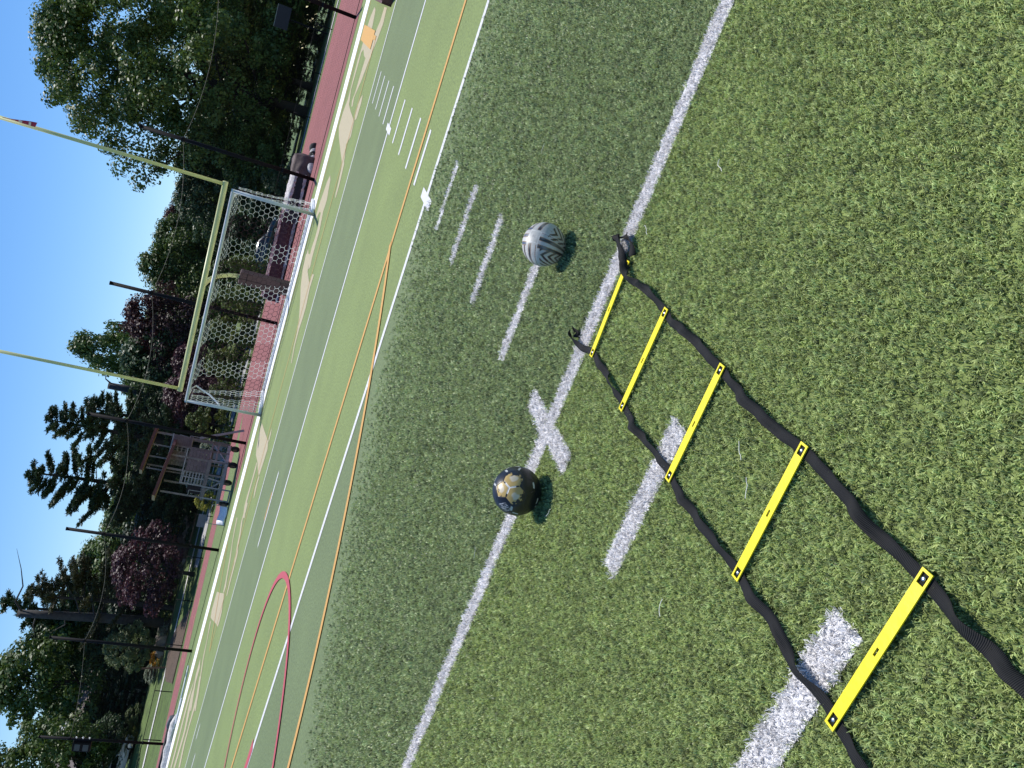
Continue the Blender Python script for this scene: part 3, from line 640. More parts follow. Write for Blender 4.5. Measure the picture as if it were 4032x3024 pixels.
# ------------------------------------------------------------------ ball-stop net behind the end zone
M_BLACK=mat('black_steel',(.005,.005,.007),.7,.1,3,spec=.15)
M_MESH=mat('black_net',(.012,.012,.014),.8,.1,3)
PX=[7.0,1.17,-4.72,-10.54,-16.18,-21.62,-28.08,-36.5]
PY=[28.0,27.9,27.6,27.1,27.1,26.8,27.3,29.1]
names=['beyond the right edge','nearest the right end, its foot on the red apron','beside the brown tarpaulin heap','behind the soccer goal, rising over the crossbar','in front of the wheeled tower','in front of the purple tree','in front of the small pale green tree','with a black box fixed to it']
for i,(x,y) in enumerate(zip(PX,PY)):
    if i==0: continue
    o=empty('net_pole',(x,y,0),0,'tall black net pole '+names[i],'pole','black poles of the ball-stop net')
    b=MB(); b.tube([(0,0,0),(0,0,6.08)],.068,12); b.build('shaft',M_BLACK,o,True)
    b=MB(); b.tube([(0,0,6.07),(0,0,6.13)],.075,12); b.build('cap',M_BLACK,o,True)
    for z0 in (4.62,1.1): b=MB(); b.tube([(0,0,z0),(0,0,z0+.11)],.085,12); b.build('collar',M_BLACK,o,True)
    if i==7:
        b=MB(); b.box((-.42,-.02,4.05),(.62,.30,.86)); bx=b.build('junction_box',M_BLACK,o,bevel=.02)
        b=MB()
        for k in (0,1): b=MB(); b.box((-.42,-.175,3.85+.4*k),(.46,.012,.26)); b.build('louvre',bpy.data.materials.get('box_louvre') or mat('box_louvre',(.03,.045,.055),.5),bx)
        pass
        b=MB()
        for k in range(3): b=MB(); b.tube([(.085,-.02,3.75+.31*k),(.16,-.02,3.75+.31*k)],[.035,.045],8); b.build('insulator',bpy.data.materials.get('white_ceramic') or mat('white_ceramic',(.85,.85,.85),.25),o,True)
bn=empty('barrier_net',(-8,27.4,0),0,'fine black ball-stop netting strung between the tall black poles','net')
for i in range(len(PX)-1):
    p,q=Vector((PX[i],PY[i],0)),Vector((PX[i+1],PY[i+1],0)); d=q-p; W=d.length; d/=W
    b=MB(); n=int(W/.055); org=Vector(bn.location)
    top=lambda s:4.68-1.5*(s/W)*(1-s/W)*(1.0 if i!=6 else .3)
    for k in range(n+1):
        s=k*W/n; w=p+d*s-org; b.add([w+Vector((-.0011*d.x,-.0011*d.y,.02)),w+Vector((.0011*d.x,.0011*d.y,.02)),w+Vector((.0011*d.x,.0011*d.y,top(s))),w+Vector((-.0011*d.x,-.0011*d.y,top(s)))],[(0,1,2,3)])
    for k in range(int(4.6/.055)):
        z=.03+k*.055; ss=[W*j/16 for j in range(17)]
        for j in range(16):
            if top((ss[j]+ss[j+1])/2)<z: continue
            a_,c_=p+d*ss[j]-org,p+d*ss[j+1]-org; b.add([a_+Vector((0,0,z-.0011)),c_+Vector((0,0,z-.0011)),c_+Vector((0,0,z+.0011)),a_+Vector((0,0,z+.0011))],[(0,1,2,3)])
    b.build('net_panel',M_MESH,bn)['kind']='stuff'
    rp=MB(); rp.tube([p+d*(W*j/20)-org+Vector((0,0,top(W*j/20))) for j in range(21)],.007,5); rp.build('top_rope',mat('rope',(.16,.15,.13),.8) if i==0 else bpy.data.materials['rope'],bn)
    rp=MB(); rp.tube([p-org+Vector((0,0,.03)),q-org+Vector((0,0,.03))],.012,5); rp.build('bottom_rope',M_BLACK,bn)

# ------------------------------------------------------------------ chain-link fence along the outside of the track
fe=empty('chain_link_fence',(CX,CY+47.5,0),0,'low black chain-link fence with posts along the outer edge of the track','fence')
FA=[R(a) for a in np.arange(58,172,3.75)]; org=Vector(fe.location); FR=47.4
FP=[Vector((CX+FR*math.cos(a),CY+FR*math.sin(a),0)) for a in FA]
for p in FP: p.z=ter(p.x,p.y)
for p in FP:
    b=MB(); b.tube([p-org,p-org+Vector((0,0,1.17))],.032,8); b.build('post',M_BLACK,fe,True)
for i in range(len(FP)-1):
    p,q=FP[i]-org,FP[i+1]-org
    b=MB(); b.tube([p+Vector((0,0,1.14)),q+Vector((0,0,1.14))],.021,6); b.build('top_rail',M_BLACK,fe,True)
    b=MB(); d=q-p; W=d.length; H=1.1; n=int(W/.09)
    for k in range(-int(H/.09),n):
        for sgn in (1,-1):
            s0_=k*.09; s1_=s0_+H
            a0=max(0,s0_); a1=min(W,s1_)
            if a1<=a0: continue
            z0,z1=(a0-s0_),(a1-s0_)
            if sgn<0: z0,z1=H-z0,H-z1
            A,B=p+d*(a0/W)+Vector((0,0,.03+z0)),p+d*(a1/W)+Vector((0,0,.03+z1)); b.add([A+Vector((0,0,-.002)),B+Vector((0,0,-.002)),B+Vector((0,0,.002)),A+Vector((0,0,.002))],[(0,1,2,3)])
    b.build('chain_link',M_MESH,fe)['kind']='stuff'
M_SIGN=mat('grey_sign',(.16,.165,.20),.6,.12,3)
def fsign(a,w,z0,z1,label):
    a=R(a); p=Vector((CX+(FR-.06)*math.cos(a),CY+(FR-.06)*math.sin(a),0)); b=MB(); b.box((0,0,(z0+z1)/2),(w,.03,z1-z0)); o=b.build('sign_panel',M_SIGN); o.location=p; o.rotation_euler=(0,0,a-math.pi/2)
    tag(o,label,'sign','grey panels on the fence'); return o
fsign(119.1,.62,.47,1.08,'grey panel on the fence seen through the right half of the tower frame')
fsign(120.1,.45,.40,1.0,'small grey panel on the fence seen through the middle of the tower frame')
fsign(126.0,.95,.42,1.0,'wide grey panel on the fence to the left of the tower')

# ------------------------------------------------------------------ wheeled filming tower
M_TWR=mat('weathered_grey_timber',(.20,.185,.175),.8,.2,5,.2,detail=6)
M_TWR2=mat('pale_grey_rail',(.30,.31,.31),.7,.15,5,.2)
M_TPLANK=mat('mauve_grey_planks',(.155,.125,.13),.8,.2,4,.2)
M_TROOF=mat('rust_red_roof',(.105,.033,.03),.7,.15,4)
M_TAN=mat('tan_fascia',(.36,.27,.15),.7,.12,4)
M_TYRE=mat('black_tyre',(.012,.012,.012),.85,.1,6); M_HUB=mat('rusty_hub',(.16,.08,.05),.7,.2,6)
tw=empty('filming_tower',(-20.62,28.91,0),R(34.6),'two level grey timber filming tower on wheels with rust red roofs','tower'); tw.scale=(.935,)*3
def tb(name,p,q,w,m=M_TWR,h=None,par=tw): b=MB(); b.bar(p,q,w,h); return b.build(name,m,par)
def wheel(x,y,z=.22,r=.22):
    b=MB(); b.tube([(-.07,0,0),(-.05,0,0),(.05,0,0),(.07,0,0)],[r*.9,r,r,r*.9],18); o=b.build('wheel',M_TYRE,tw); o.location=(x,y,z); o.rotation_euler=(0,0,R(25))
    b=MB(); b.tube([(-.08,0,0),(.08,0,0)],r*.5,12); b.build('hub',M_HUB,o)
    b=MB(); b.box((0,0,r*.95),(.2,.28,.05)); b.box((.1,0,r*.5),(.02,.08,r)); b.build('caster_fork',M_HUB,o)
FX0,FX1,RX0,RX1=.02,1.95,1.1,2.95; FY,RY_=0.0,1.25; FY1,RY1=1.1,2.3
for x,y in ((.02,.05),(1.94,.05),(1.1,2.2),(2.88,2.2)): wheel(x,y)
# base frame
for p,q in (((0,0,.52),(1.95,0,.52)),((1.1,2.25,.52),(2.95,2.25,.52)),((0,0,.52),(1.1,2.25,.52)),((1.95,0,.52),(2.95,2.25,.52))): tb('base_beam',p,q,.12,M_TWR2,.14)
tb('base_beam',(.95,0,.44),(1.95,2.25,.44),.1)
# lower level: posts, deck, planks, rail, roof
for x in (.13,1.26,1.93):
    for y in (.0,1.1):
        xx=x+.49*y; tb('post',(xx,y,.5),(xx,y,3.2),.09)
for k in range(9): tb('deck_board',(.05+.054*k*1.0+.0,.06+.12*k,1.40),(1.98+.054*k,.06+.12*k,1.40),.11,M_TWR,.05)
tb('deck_beam',(0,-.05,1.30),(2.0,-.05,1.30),.07,M_TWR,.16); tb('deck_beam',(.5,1.15,1.30),(2.5,1.15,1.30),.07,M_TWR,.16)
for k in range(6): tb('plank',(1.32,-.06,1.46+.155*k),(2.36,.02,1.46+.155*k),.02,M_TPLANK,.145)
for k in range(7): tb('rail_slat',(.68,-.05,1.5+.145*k),(1.28,-.05,1.5+.145*k),.025,M_TWR2,.05)
tb('rail_post',(.68,-.07,1.35),(.68,-.07,2.45),.06,M_TWR2); tb('rail_post',(1.0,-.03,1.35),(1.0,-.03,2.4),.05,M_TWR2); tb('top_rail',(.66,-.06,2.44),(2.38,0,2.44),.05,M_TWR2)
b=MB(); b.box((.45,.1,1.75),(.38,.05,.62)); b.build('dark_panel',mat('dark_panel',(.012,.008,.014),.7),tw)
tb('hand_rail',(.14,-.06,1.95),(.40,-.06,1.95),.03,M_TWR2); tb('hand_rail',(.40,-.06,1.4),(.40,-.06,1.95),.03,M_TWR2)
def roof(corners,th,par_name='roof'):
    b=MB(); V=[Vector(c) for c in corners]; W=[c+Vector((0,0,th)) for c in V]
    b.add(V+W,[(3,2,1,0),(4,5,6,7),(0,1,5,4),(1,2,6,5),(2,3,7,6),(3,0,4,7)]); o=b.build(par_name,M_TROOF,tw)
    for i in range(4):
        f=MB(); p,q=V[i],V[(i+1)%4]; f.bar(p+Vector((0,0,th/2-.03)),q+Vector((0,0,th/2-.03)),.05,.13); f.build('fascia',M_TAN if i in (2,3) else M_TROOF,o)
    return o
roof([(-.12,-.35,3.42),(2.35,-.35,3.10),(2.75,1.3,3.14),(-.35,1.3,3.46)],.07)
# upper level, further back
for x in (1.15,1.75,2.35,2.95):
    tb('post',(x,1.35,1.4),(x,1.35,4.15),.07,M_TWR)
for x in (1.35,3.05): tb('post',(x,2.3,.5),(x,2.3,4.2),.08,M_TWR)
for k in range(8): tb('deck_board',(1.1,1.3+.13*k,2.36),(3.05,1.3+.13*k,2.36),.12,M_TWR,.05)
for k in range(7): tb('plank',(1.5,1.27,2.46+.12*k),(2.25,1.27,2.46+.12*k),.02,M_TWR,.11)
for k in range(9): tb('plank',(2.46,1.24,2.42+.1*k),(3.0,1.24,2.42+.1*k),.02,M_TPLANK,.092)
for k in range(4): tb('rail_slat',(2.2,1.26,2.55+.2*k),(2.5,1.26,2.55+.2*k),.02,M_TWR2,.06)
tb('top_rail',(1.2,1.25,3.28),(3.05,1.25,3.28),.05,M_TWR2)
roof([(1.0,1.0,4.34),(3.15,1.0,4.12),(3.25,2.5,4.16),(.85,2.5,4.40)],.06)
# braces under the deck
for p,q in (((1.02,-.03,.55),(1.12,-.03,1.32)),((1.98,.0,.55),(2.0,.0,1.32)),((2.0,0,.56),(2.9,2.2,1.3)),((1.05,0,.58),(.45,0,1.25))): tb('brace',p,q,.07,M_TWR2)
tb('side_beam',(2.0,.02,1.05),(2.95,2.25,1.05),.08); tb('side_beam',(2.0,.02,1.34),(2.95,2.25,1.34),.08); tb('post',(2.5,1.1,.5),(2.5,1.1,2.4),.08); tb('post',(2.95,2.25,.5),(2.95,2.25,2.4),.08)
# steps on the left front, leaning ladder on the right
for x in (.12,.66): tb('step_rail',(x,-.12,.05),(x,-.08,1.38),.07,M_TWR2)
tb('step',(.12,-.12,.08),(.66,-.12,.08),.06,M_TWR2); tb('step',(.12,-.1,.62),(.66,-.1,.62),.04,M_TWR2)
for dy in (0,.42): tb('ladder_rail',(3.88+.1*dy,1.5+dy,.02),(3.08,1.5+dy,2.05),.05,M_TWR2,.11)
for k in range(8):
    t=(k+.6)/8.4; tb('ladder_rung',(3.88-.8*t,1.5,.02+2.03*t),(3.88-.8*t+.03,1.92,.02+2.03*t),.035,M_TWR2)
tb('hand_rail',(2.98,1.4,2.4),(3.06,1.4,3.0),.03,M_TWR2); tb('hand_rail',(3.1,1.5,2.0),(3.1,1.5,2.5),.03,M_TWR2); tb('hand_rail',(2.9,1.5,2.5),(3.1,1.5,2.5),.03,M_TWR2)

# ------------------------------------------------------------------ landing mats and litter on the apron
def lumpy(name,c,size,rz,m,noise=.04,sub=9,seed=1,parent=None,taper=.9,round_=.25):
    bm=bmesh.new(); bmesh.ops.create_cube(bm,size=1); bmesh.ops.subdivide_edges(bm,edges=bm.edges[:],cuts=sub,use_grid_fill=True)
    r=np.random.default_rng(seed); ph=r.uniform(0,6.28,9); k=r.uniform(3,11,(9,3))
    for v in bm.verts:
        p=v.co.copy(); n=p.normalized()*.72
        q=p.lerp(n,round_); t=1-(1-taper)*(q.z+.5); q.x*=t; q.y*=t
        q=Vector((q.x*size[0],q.y*size[1],(q.z+.5)*size[2]))
        d=sum(math.sin(k[i,0]*q.x+k[i,1]*q.y+k[i,2]*q.z+ph[i]) for i in range(9))/9*2*noise
        q+=p.normalized()*d
        if p.z<-.45: q.z=max(q.z,0.0)*.2
        v.co=q
    me=bpy.data.meshes.new(name); bm.to_mesh(me); bm.free(); me.polygons.foreach_set('use_smooth',np.ones(len(me.polygons),bool))
    o=link(name,me,m,parent); o.location=c; o.rotation_euler=(0,0,rz); return o
M_MAROON=mat('maroon_vinyl',(.062,.012,.022),.55,.15,2,.15); M_PIPING=mat('faded_pink_piping',(.50,.30,.29),.7,.2,6,.2)
M_TARP=mat('brown_tarpaulin',(.105,.07,.062),.75,.3,4,.5,detail=7); M_BLKV=mat('black_vinyl',(.012,.012,.014),.7,.2,4,.2)
M_SILV=mat('torn_silver_cover',(.50,.46,.45),.7,.35,7,.6,detail=7); M_GREYC=mat('grey_cover',(.085,.095,.105),.65,.2,4,.3)
m1=empty('landing_mat',(-9.3,32.9,0),R(17),'maroon high jump landing mat with faded pink piping behind the goal','landing mat')
lumpy('mat_body',(0,0,.05),(4.6,2.4,.66),0,M_MAROON,.02,8,2,m1,.98,.08)
def ragged(parent,p,q,w,m,name,seed,n=26):
    r=random.Random(seed); V=[];F=[]; p,q=Vector(p),Vector(q)
    for i in range(n+1):
        c=p.lerp(q,i/n); s=w*r.uniform(.45,1.15); V+=[c+Vector((0,r.uniform(-.03,.02),s/2)),c+Vector((0,r.uniform(-.05,.02),-s/2))]
    for i in range(n): F.append((2*i,2*i+1,2*i+3,2*i+2))
    b=MB(); b.add(V,F); o=b.build(name,m,parent); t=o.modifiers.new('thick','SOLIDIFY'); t.thickness=.015; return o
ragged(m1,(-2.25,-1.23,.70),(2.2,-1.23,.72),.07,M_PIPING,'piping',1); ragged(m1,(-2.2,-1.18,.79),(2.1,-1.12,.79),.05,M_PIPING,'piping',2); ragged(m1,(-2.3,-1.25,.10),(2.1,-1.25,.13),.12,M_SILV,'torn_hem',3)
b=MB(); b.add([(2.25,-1.27,.70),(1.75,-1.29,.68),(1.25,-1.30,.14),(1.9,-1.28,.10),(2.3,-1.25,.12)],[(0,1,2,3,4)]); t=b.build('cover_flap',M_GREYC,m1); s_=t.modifiers.new('thick','SOLIDIFY'); s_.thickness=.02
def text(body,size,loc,rot,m,parent,name,depth=.003):
    c=bpy.data.curves.new(name,'FONT'); c.body=body; c.size=size; c.extrude=depth; c.align_x='CENTER'; c.align_y='CENTER'
    o=bpy.data.objects.new(name,c); COL.objects.link(o); o.location=loc; o.rotation_euler=rot; c.materials.append(m); o.parent=parent
    me=bpy.data.meshes.new_from_object(o); q=bpy.data.objects.new(name,me); COL.objects.link(q); q.location=loc; q.rotation_euler=rot; q.parent=parent; bpy.data.objects.remove(o); return q
text('UCS',.34,(1.02,-1.275,.46),(R(90),0,0),mat('faded_print',(.10,.06,.075),.7),m1,'print')
m2=empty('covered_mat_heap',(-6.1,32.6,0),R(12),'heap of old black mats with torn silver cover beside the maroon mat','landing mat')
lumpy('mat_stack',(-.35,.2,0),(1.75,2.6,.60),0,M_BLKV,.03,8,5,m2,.95,.12)
lumpy('torn_cover',(-.35,.35,.50),(1.9,2.5,.26),0,M_SILV,.06,9,6,m2,.86,.2)
ragged(m2,(-1.2,-1.16,.14),(.45,-1.2,.20),.13,M_SILV,'torn_hem',7); ragged(m2,(-1.25,-1.14,.62),(.5,-1.15,.55),.12,M_SILV,'torn_hem',8)
th_=lumpy('tarpaulin_heap',(-5.35,32.9,0),(1.0,2.6,.80),R(10),M_TARP,.05,9,9,None,.8,.3); tag(th_,'brown tarpaulin pulled over a low heap at the right end of the mats','tarpaulin')
M_SB=mat('white_sandbag',(.55,.53,.50),.8,.3,9,.4); M_SB2=mat('black_sandbag',(.02,.02,.022),.8,.2,9,.4)
for k,(x,y,s) in enumerate(((-4.66,34.1,.30),(-4.75,33.5,.24),(-4.82,33.0,.28),(-4.92,32.5,.26),(-5.0,32.0,.27),(-5.06,31.6,.24))):
    o=lumpy('sandbag',(x,y,0),(s*1.5,s*1.6,s*.75),random.uniform(0,3),M_SB if k%2 else M_SB2,.03,5,20+k,None,.7,.6)
    tag(o,['black sandbag at the far right end of the row by the tarpaulin','second sandbag, white, from the right end of the row','third sandbag, black, from the right end of the row','white sandbag in the middle of the row by the tarpaulin','black sandbag next to last before the tarpaulin','white sandbag against the foot of the tarpaulin'][k],'sandbag','row of sandbags by the tarpaulin')
# white board in a small frame left of the tower
wf=empty('ball_return_frame',(-20.35,27.6,0),R(35),'small frame with a white sheet on the ground left of the tower','frame')
for x in (-.42,.42):
    b=MB(); b.tube([(x,0,0),(x,.05,.72)],.014,6); b.build('leg',M_TWR2,wf)
b=MB(); b.tube([(-.42,.05,.72),(.42,.05,.72)],.014,6); b.build('top_bar',M_TWR2,wf)
b=MB(); V=[];F=[]
for j in range(7):
    for i in range(9): V.append((-.40+.1*i,-.25+.075*j+.03*math.sin(i*1.1+j),.06+.05*j+.02*math.sin(i*.9)))
for j in range(6):
    for i in range(8): F.append((j*9+i,j*9+i+1,(j+1)*9+i+1,(j+1)*9+i))
b.add(V,F); o=b.build('sheet',M_WPIPE,wf,True); s_=o.modifiers.new('thick','SOLIDIFY'); s_.thickness=.02
# corner of a lacrosse goal at the right edge
lg=empty('lacrosse_goal',(1.72,14.7,0),0,'corner of a low maroon framed net goal at the right edge of the end zone','goal')
M_LG=mat('maroon_pipe',(.10,.025,.022),.5,.1,4)
b=MB(); b.bar((.0,-.1,.10),(.12,4.6,.10),.10,.2); b.build('side_rail',M_LG,lg,bevel=.01)
b=MB(); b.bar((.0,-.15,.10),(1.9,-.15,.10),.10,.2); b.build('front_rail',M_LG,lg)
for x in (.05,1.85):
    b=MB(); b.tube([(x,-.12,.0),(x,-.12,1.3)],.045,10); b.build('post',M_BLACK,lg,True)
b=MB(); b.tube([(.05,-.12,1.3),(1.85,-.12,1.3)],.045,10); b.build('crossbar',M_LG,lg,True)
b=MB()
for j in range(12):
    b.bar((.08,-.1+.3*j,.2),(.08,-.1+.3*j,1.2*(1-j/13)+.1),.012)
for j in range(6): b.bar((.08,-.1,.22+.18*j),(.08,3.4-.5*j,.22+.12*j),.012)
b.build('net',M_NETW,lg)['kind']='stuff'
ballm=mat('pale_ball',(.66,.66,.5),.6)
for k in range(14):
    o=link('practice_ball',fast_mesh('practice_ball',ico(3)[0]*.09,ico(3)[1],True) if k==0 else bpy.data.meshes['practice_ball'],ballm); o.location=(1.90+.16*(k%4)+.05*math.sin(k*3.),14.95+.19*(k//2)+.04*math.cos(k*5.),.31+.03*(k%3)); tag(o,'pale practice ball heaped inside the maroon framed net goal','ball','balls inside the maroon goal')
b=MB(); b.box((.75,2.0,.11),(1.3,4.0,.2)); b.build('tray',M_BLACK,lg)
# white poles, bag and net bundle at the left
def pole(p,q,r,label):
    b=MB(); o_=Vector(p); b.tube([(0,0,0),Vector(q)-o_],r,8); o=b.build('white_pole',M_WPIPE,None,True); o.location=p; return tag(o,label,'pole','white poles lying by the end line')
pole((-27.6,25.9,.05),(-28.6,24.75,.05),.04,'white pole lying on the verge, its right tip the farthest of the three')
pole((-27.9,26.15,.045),(-29.9,24.35,.045),.03,'longest white pole lying on the verge, running to the net bundle')
pole((-28.0,24.35,.05),(-29.3,24.15,.05),.04,'white pole lying on the verge along the broad white end line')
o=lumpy('equipment_bag',(-30.25,25.0,0),(.62,.4,.34),R(20),M_GREYC,.02,6,31,None,.85,.5); tag(o,'dark grey equipment bag lying by the white poles','bag')
nb=empty('net_bundle',(-30.9,24.4,0),R(35),'bundle of white netting rolled on a black bar by the end line','net')
lumpy('netting',(0,-.1,0),(2.5,.55,.22),0,M_SB,.05,10,33,nb,.7,.5)
b=MB(); b.tube([(-1.5,.2,.22),(.6,.25,.24)],.09,10); b.build('roller',M_BLKV,nb,True)
lumpy('roller_end',(-1.55,.15,.05),(.55,.4,.42),0,M_BLKV,.02,6,34,nb,.85,.4)

# ------------------------------------------------------------------ cars, board, house behind the trees
M_GLASS=mat('car_glass',(.02,.025,.03),.08,.1,2,spec=.8)
def car(loc,rz,paint,label,L_=4.6,W=1.82):
    root=empty('parked_car',loc,rz,label,'car'); 
    prof=[(-2.28,.35,.80),(-2.22,.72,.88),(-1.95,.93,.90),(-1.2,1.0,.91),(-.55,1.0,.91),(.6,.98,.91),(1.5,.92,.90),(2.1,.78,.86),(2.28,.5,.78)]
    b=MB(); V=[];F=[]; n=len(prof)
    for x,z,w in prof: V+=[(x,-w,.28),(x,-w,z*.7),(x,-w*.94,z),(x,w*.94,z),(x,w,z*.7),(x,w,.28)]
    for i in range(n-1):
        k=6*i
        for j in range(5): F.append((k+j,k+j+1,k+j+7,k+j+6))
        F.append((k+5,k,k+6,k+11))
    F.append(tuple(range(6))[::-1]); F.append(tuple(range(6*n-6,6*n)))
    b.add(V,F); b.build('body',paint,root,True)
    cab=[(-1.85,.95,.80),(-1.35,1.40,.64),(-.4,1.50,.62),(.25,1.46,.62),(1.05,.95,.80)]
    b=MB(); V=[];F=[]
    for x,z,w in cab: V+=[(x,-w,z),(x,w,z),(x,-.84,.93),(x,.84,.93)]
    for i in range(4):
        k=4*i; F+=[(k,k+1,k+5,k+4),(k+2,k,k+4,k+6),(k+1,k+3,k+7,k+5)]
    b.add(V,F); cb=b.build('cabin',paint,root,True)
    for sgn in (-1,1):
        for x0,x1,t0,t1 in ((-1.45,-.42,-1.25,-.42),(-.34,.78,-.34,.2)):
            b=MB(); b.add([(x0,sgn*.845,.98),(x1,sgn*.845,.98),(t1,sgn*.655,1.40),(t0,sgn*.655,1.40)],[(0,1,2,3)]); b.build('side_window',M_GLASS,root)
    b=MB(); b.add([(1.06,-.76,.985),(1.06,.76,.985),(.31,.6,1.455),(.31,-.6,1.455)],[(0,1,2,3)]); b.build('windscreen',M_GLASS,root)
    b=MB(); b.add([(-1.86,-.76,.985),(-1.86,.76,.985),(-1.40,.6,1.40),(-1.40,-.6,1.40)],[(0,1,2,3)]); b.build('rear_window',M_GLASS,root)
    for x in (-1.4,1.4):
        for y in (-.86,.86):
            b=MB(); b.tube([(x,y-.1,.32),(x,y+.1,.32)],.32,18); w_=b.build('wheel',M_TYRE,root); b=MB(); b.tube([(x,y-.11,.32),(x,y+.11,.32)],.19,12); b.build('rim',mat('rim',(.45,.46,.48),.3,.05,4,metal=.8) if 'rim' not in bpy.data.materials else bpy.data.materials['rim'],w_)
    for y in (-.6,.6):
        b=MB(); b.box((2.24,y,.64),(.1,.34,.13)); b.build('headlight',M_WPIPE,root); b=MB(); b.box((-2.24,y,.72),(.08,.3,.16)); b.build('tail_light',M_FLAG,root)
    for y in (-1.0,1.0): b=MB(); b.box((.65,y,1.02),(.14,.16,.12)); b.build('mirror',paint,root,bevel=.02)
    return root
M_CARD=mat('dark_teal_paint',(.012,.03,.045),.22,.05,2,spec=.7); M_CARW=mat('white_paint_car',(.78,.79,.8),.25,.03,2,spec=.6)
car((-17.6,61.2,0),R(12),M_CARD,'dark teal car parked behind the maroon mat, under the trees')
car((-61.2,47.6,ter(-61.2,47.6)),R(60),M_CARW,'white car on the lawn at the far left under the trees')
db=empty('backboard',(-1.05,69.0,0),0,'dark rectangular board on a post under the large tree','board')
b=MB(); b.box((0,0,3.65),(1.75,.06,1.05)); bd=b.build('board',mat('navy_board',(.010,.013,.026),.6),db)
b=MB(); b.box((0,.0,4.19),(1.75,.08,.04)); b.build('edge',M_TWR2,bd)
b=MB(); b.tube([(0,.3,0),(0,.3,3.4)],.07,8); b.bar((0,.3,3.3),(0,.03,3.5),.08); b.build('post',M_BLACK,db)
hs=empty('house',(-70.2,60.4,ter(-70,60)),R(43),'house with grey brown shingle roof seen between the trees','house')
M_ROOF=mat('grey_shingle',(.17,.14,.135),.85,.18,8,.4,detail=7); M_SID=mat('cream_siding',(.50,.48,.44),.7,.06,4)
b=MB(); b.box((0,0,2.1),(10,7,4.2)); b.build('wall',M_SID,hs)
b=MB(); b.add([(-5.4,-3.9,4.0),(5.4,-3.9,4.0),(5.4,3.9,4.0),(-5.4,3.9,4.0),(-4.6,0,6.4),(4.0,0,6.4)],[(0,1,5,4),(2,3,4,5),(1,2,5),(3,0,4),(3,2,1,0)]); rf=b.build('roof',M_ROOF,hs)
b=MB()
for x in (-3.4,-.2,1.3,3.2):
    q=MB(); q.tube([(x,-.35,6.1),(x,-.35,6.5)],.14,8); q.build('vent',M_WPIPE,rf)
b=MB(); b.box((-.9,-.9,6.1),(.9,.7,.25),Matrix.Rotation(R(31),3,'X')); b.build('skylight',M_WPIPE,rf)
for x in (-3.4,-1.1,1.1,3.4):
    for z in (1.3,3.0):
        f=MB(); f.box((x,-3.52,z),(1.1,.06,1.2)); w_=f.build('window',M_WPIPE,hs); g_=MB(); g_.box((x,-3.56,z),(.95,.03,1.05)); g_.build('pane',M_GLASS,w_)

# ------------------------------------------------------------------ trees and shrubs
def leaf_material(name,c1,c2,trans=.28,sc=.55,rnd=.1):
    m=mat(name,c1,.5,0,sc,col2=c2,trans=trans,obj_rand=rnd,detail=5,coord='Object'); m.node_tree.nodes['Principled BSDF'].inputs['Specular IOR Level'].default_value=.35; return m
ML_GREEN=leaf_material('leaf_green',(.045,.088,.020),(.125,.19,.040))
ML_YEL=leaf_material('leaf_yellow_green',(.07,.115,.022),(.22,.25,.045))
ML_BLUE=leaf_material('leaf_blue_green',(.032,.068,.030),(.085,.14,.06))
ML_PALE=leaf_material('leaf_pale_green',(.10,.15,.045),(.24,.28,.13))
ML_COPPER=leaf_material('leaf_copper',(.030,.015,.016),(.09,.036,.036))
ML_PLUM=leaf_material('leaf_plum',(.036,.014,.022),(.115,.045,.06))
ML_PINE=leaf_material('pine_needles',(.022,.046,.024),(.06,.10,.036),.15)
ML_PINE2=leaf_material('pine_needles_dry',(.035,.050,.022),(.10,.10,.040),.12)
ML_YFLOWER=leaf_material('yellow_leaf',(.25,.26,.03),(.62,.58,.10)); ML_OFLOWER=leaf_material('orange_flower',(.55,.26,.02),(.75,.45,.04))
ML_WFLOWER=leaf_material('white_leaf',(.22,.27,.17),(.52,.55,.45))
M_BARK=mat('bark',(.034,.027,.022),.9,.35,3,.7,detail=8); M_BARKD=mat('dead_bark',(.05,.045,.042),.9,.3,4,.6); M_ROCK=mat('boulder',(.26,.215,.18),.85,.3,2.5,.7,detail=8); M_ROCK2=mat('dark_boulder',(.10,.075,.07),.85,.3,2.5,.7,detail=8)
def quads(C,N,size,asp,r):
    n=len(C); a=r.normal(0,1,(n,3)); t=np.cross(N,a); t/=np.linalg.norm(t,axis=1)[:,None]+1e-9; s=np.cross(N,t)
    sz=size*r.uniform(.6,1.3,n)[:,None]; bend=N*sz*.25
    V=np.stack([C-t*sz*.5,C-s*sz*.5*asp+bend*.4,C+t*sz*.5,C+s*sz*.5*asp+bend*.4],1).reshape(-1,3)
    F=np.arange(4*n).reshape(n,4); return V,F
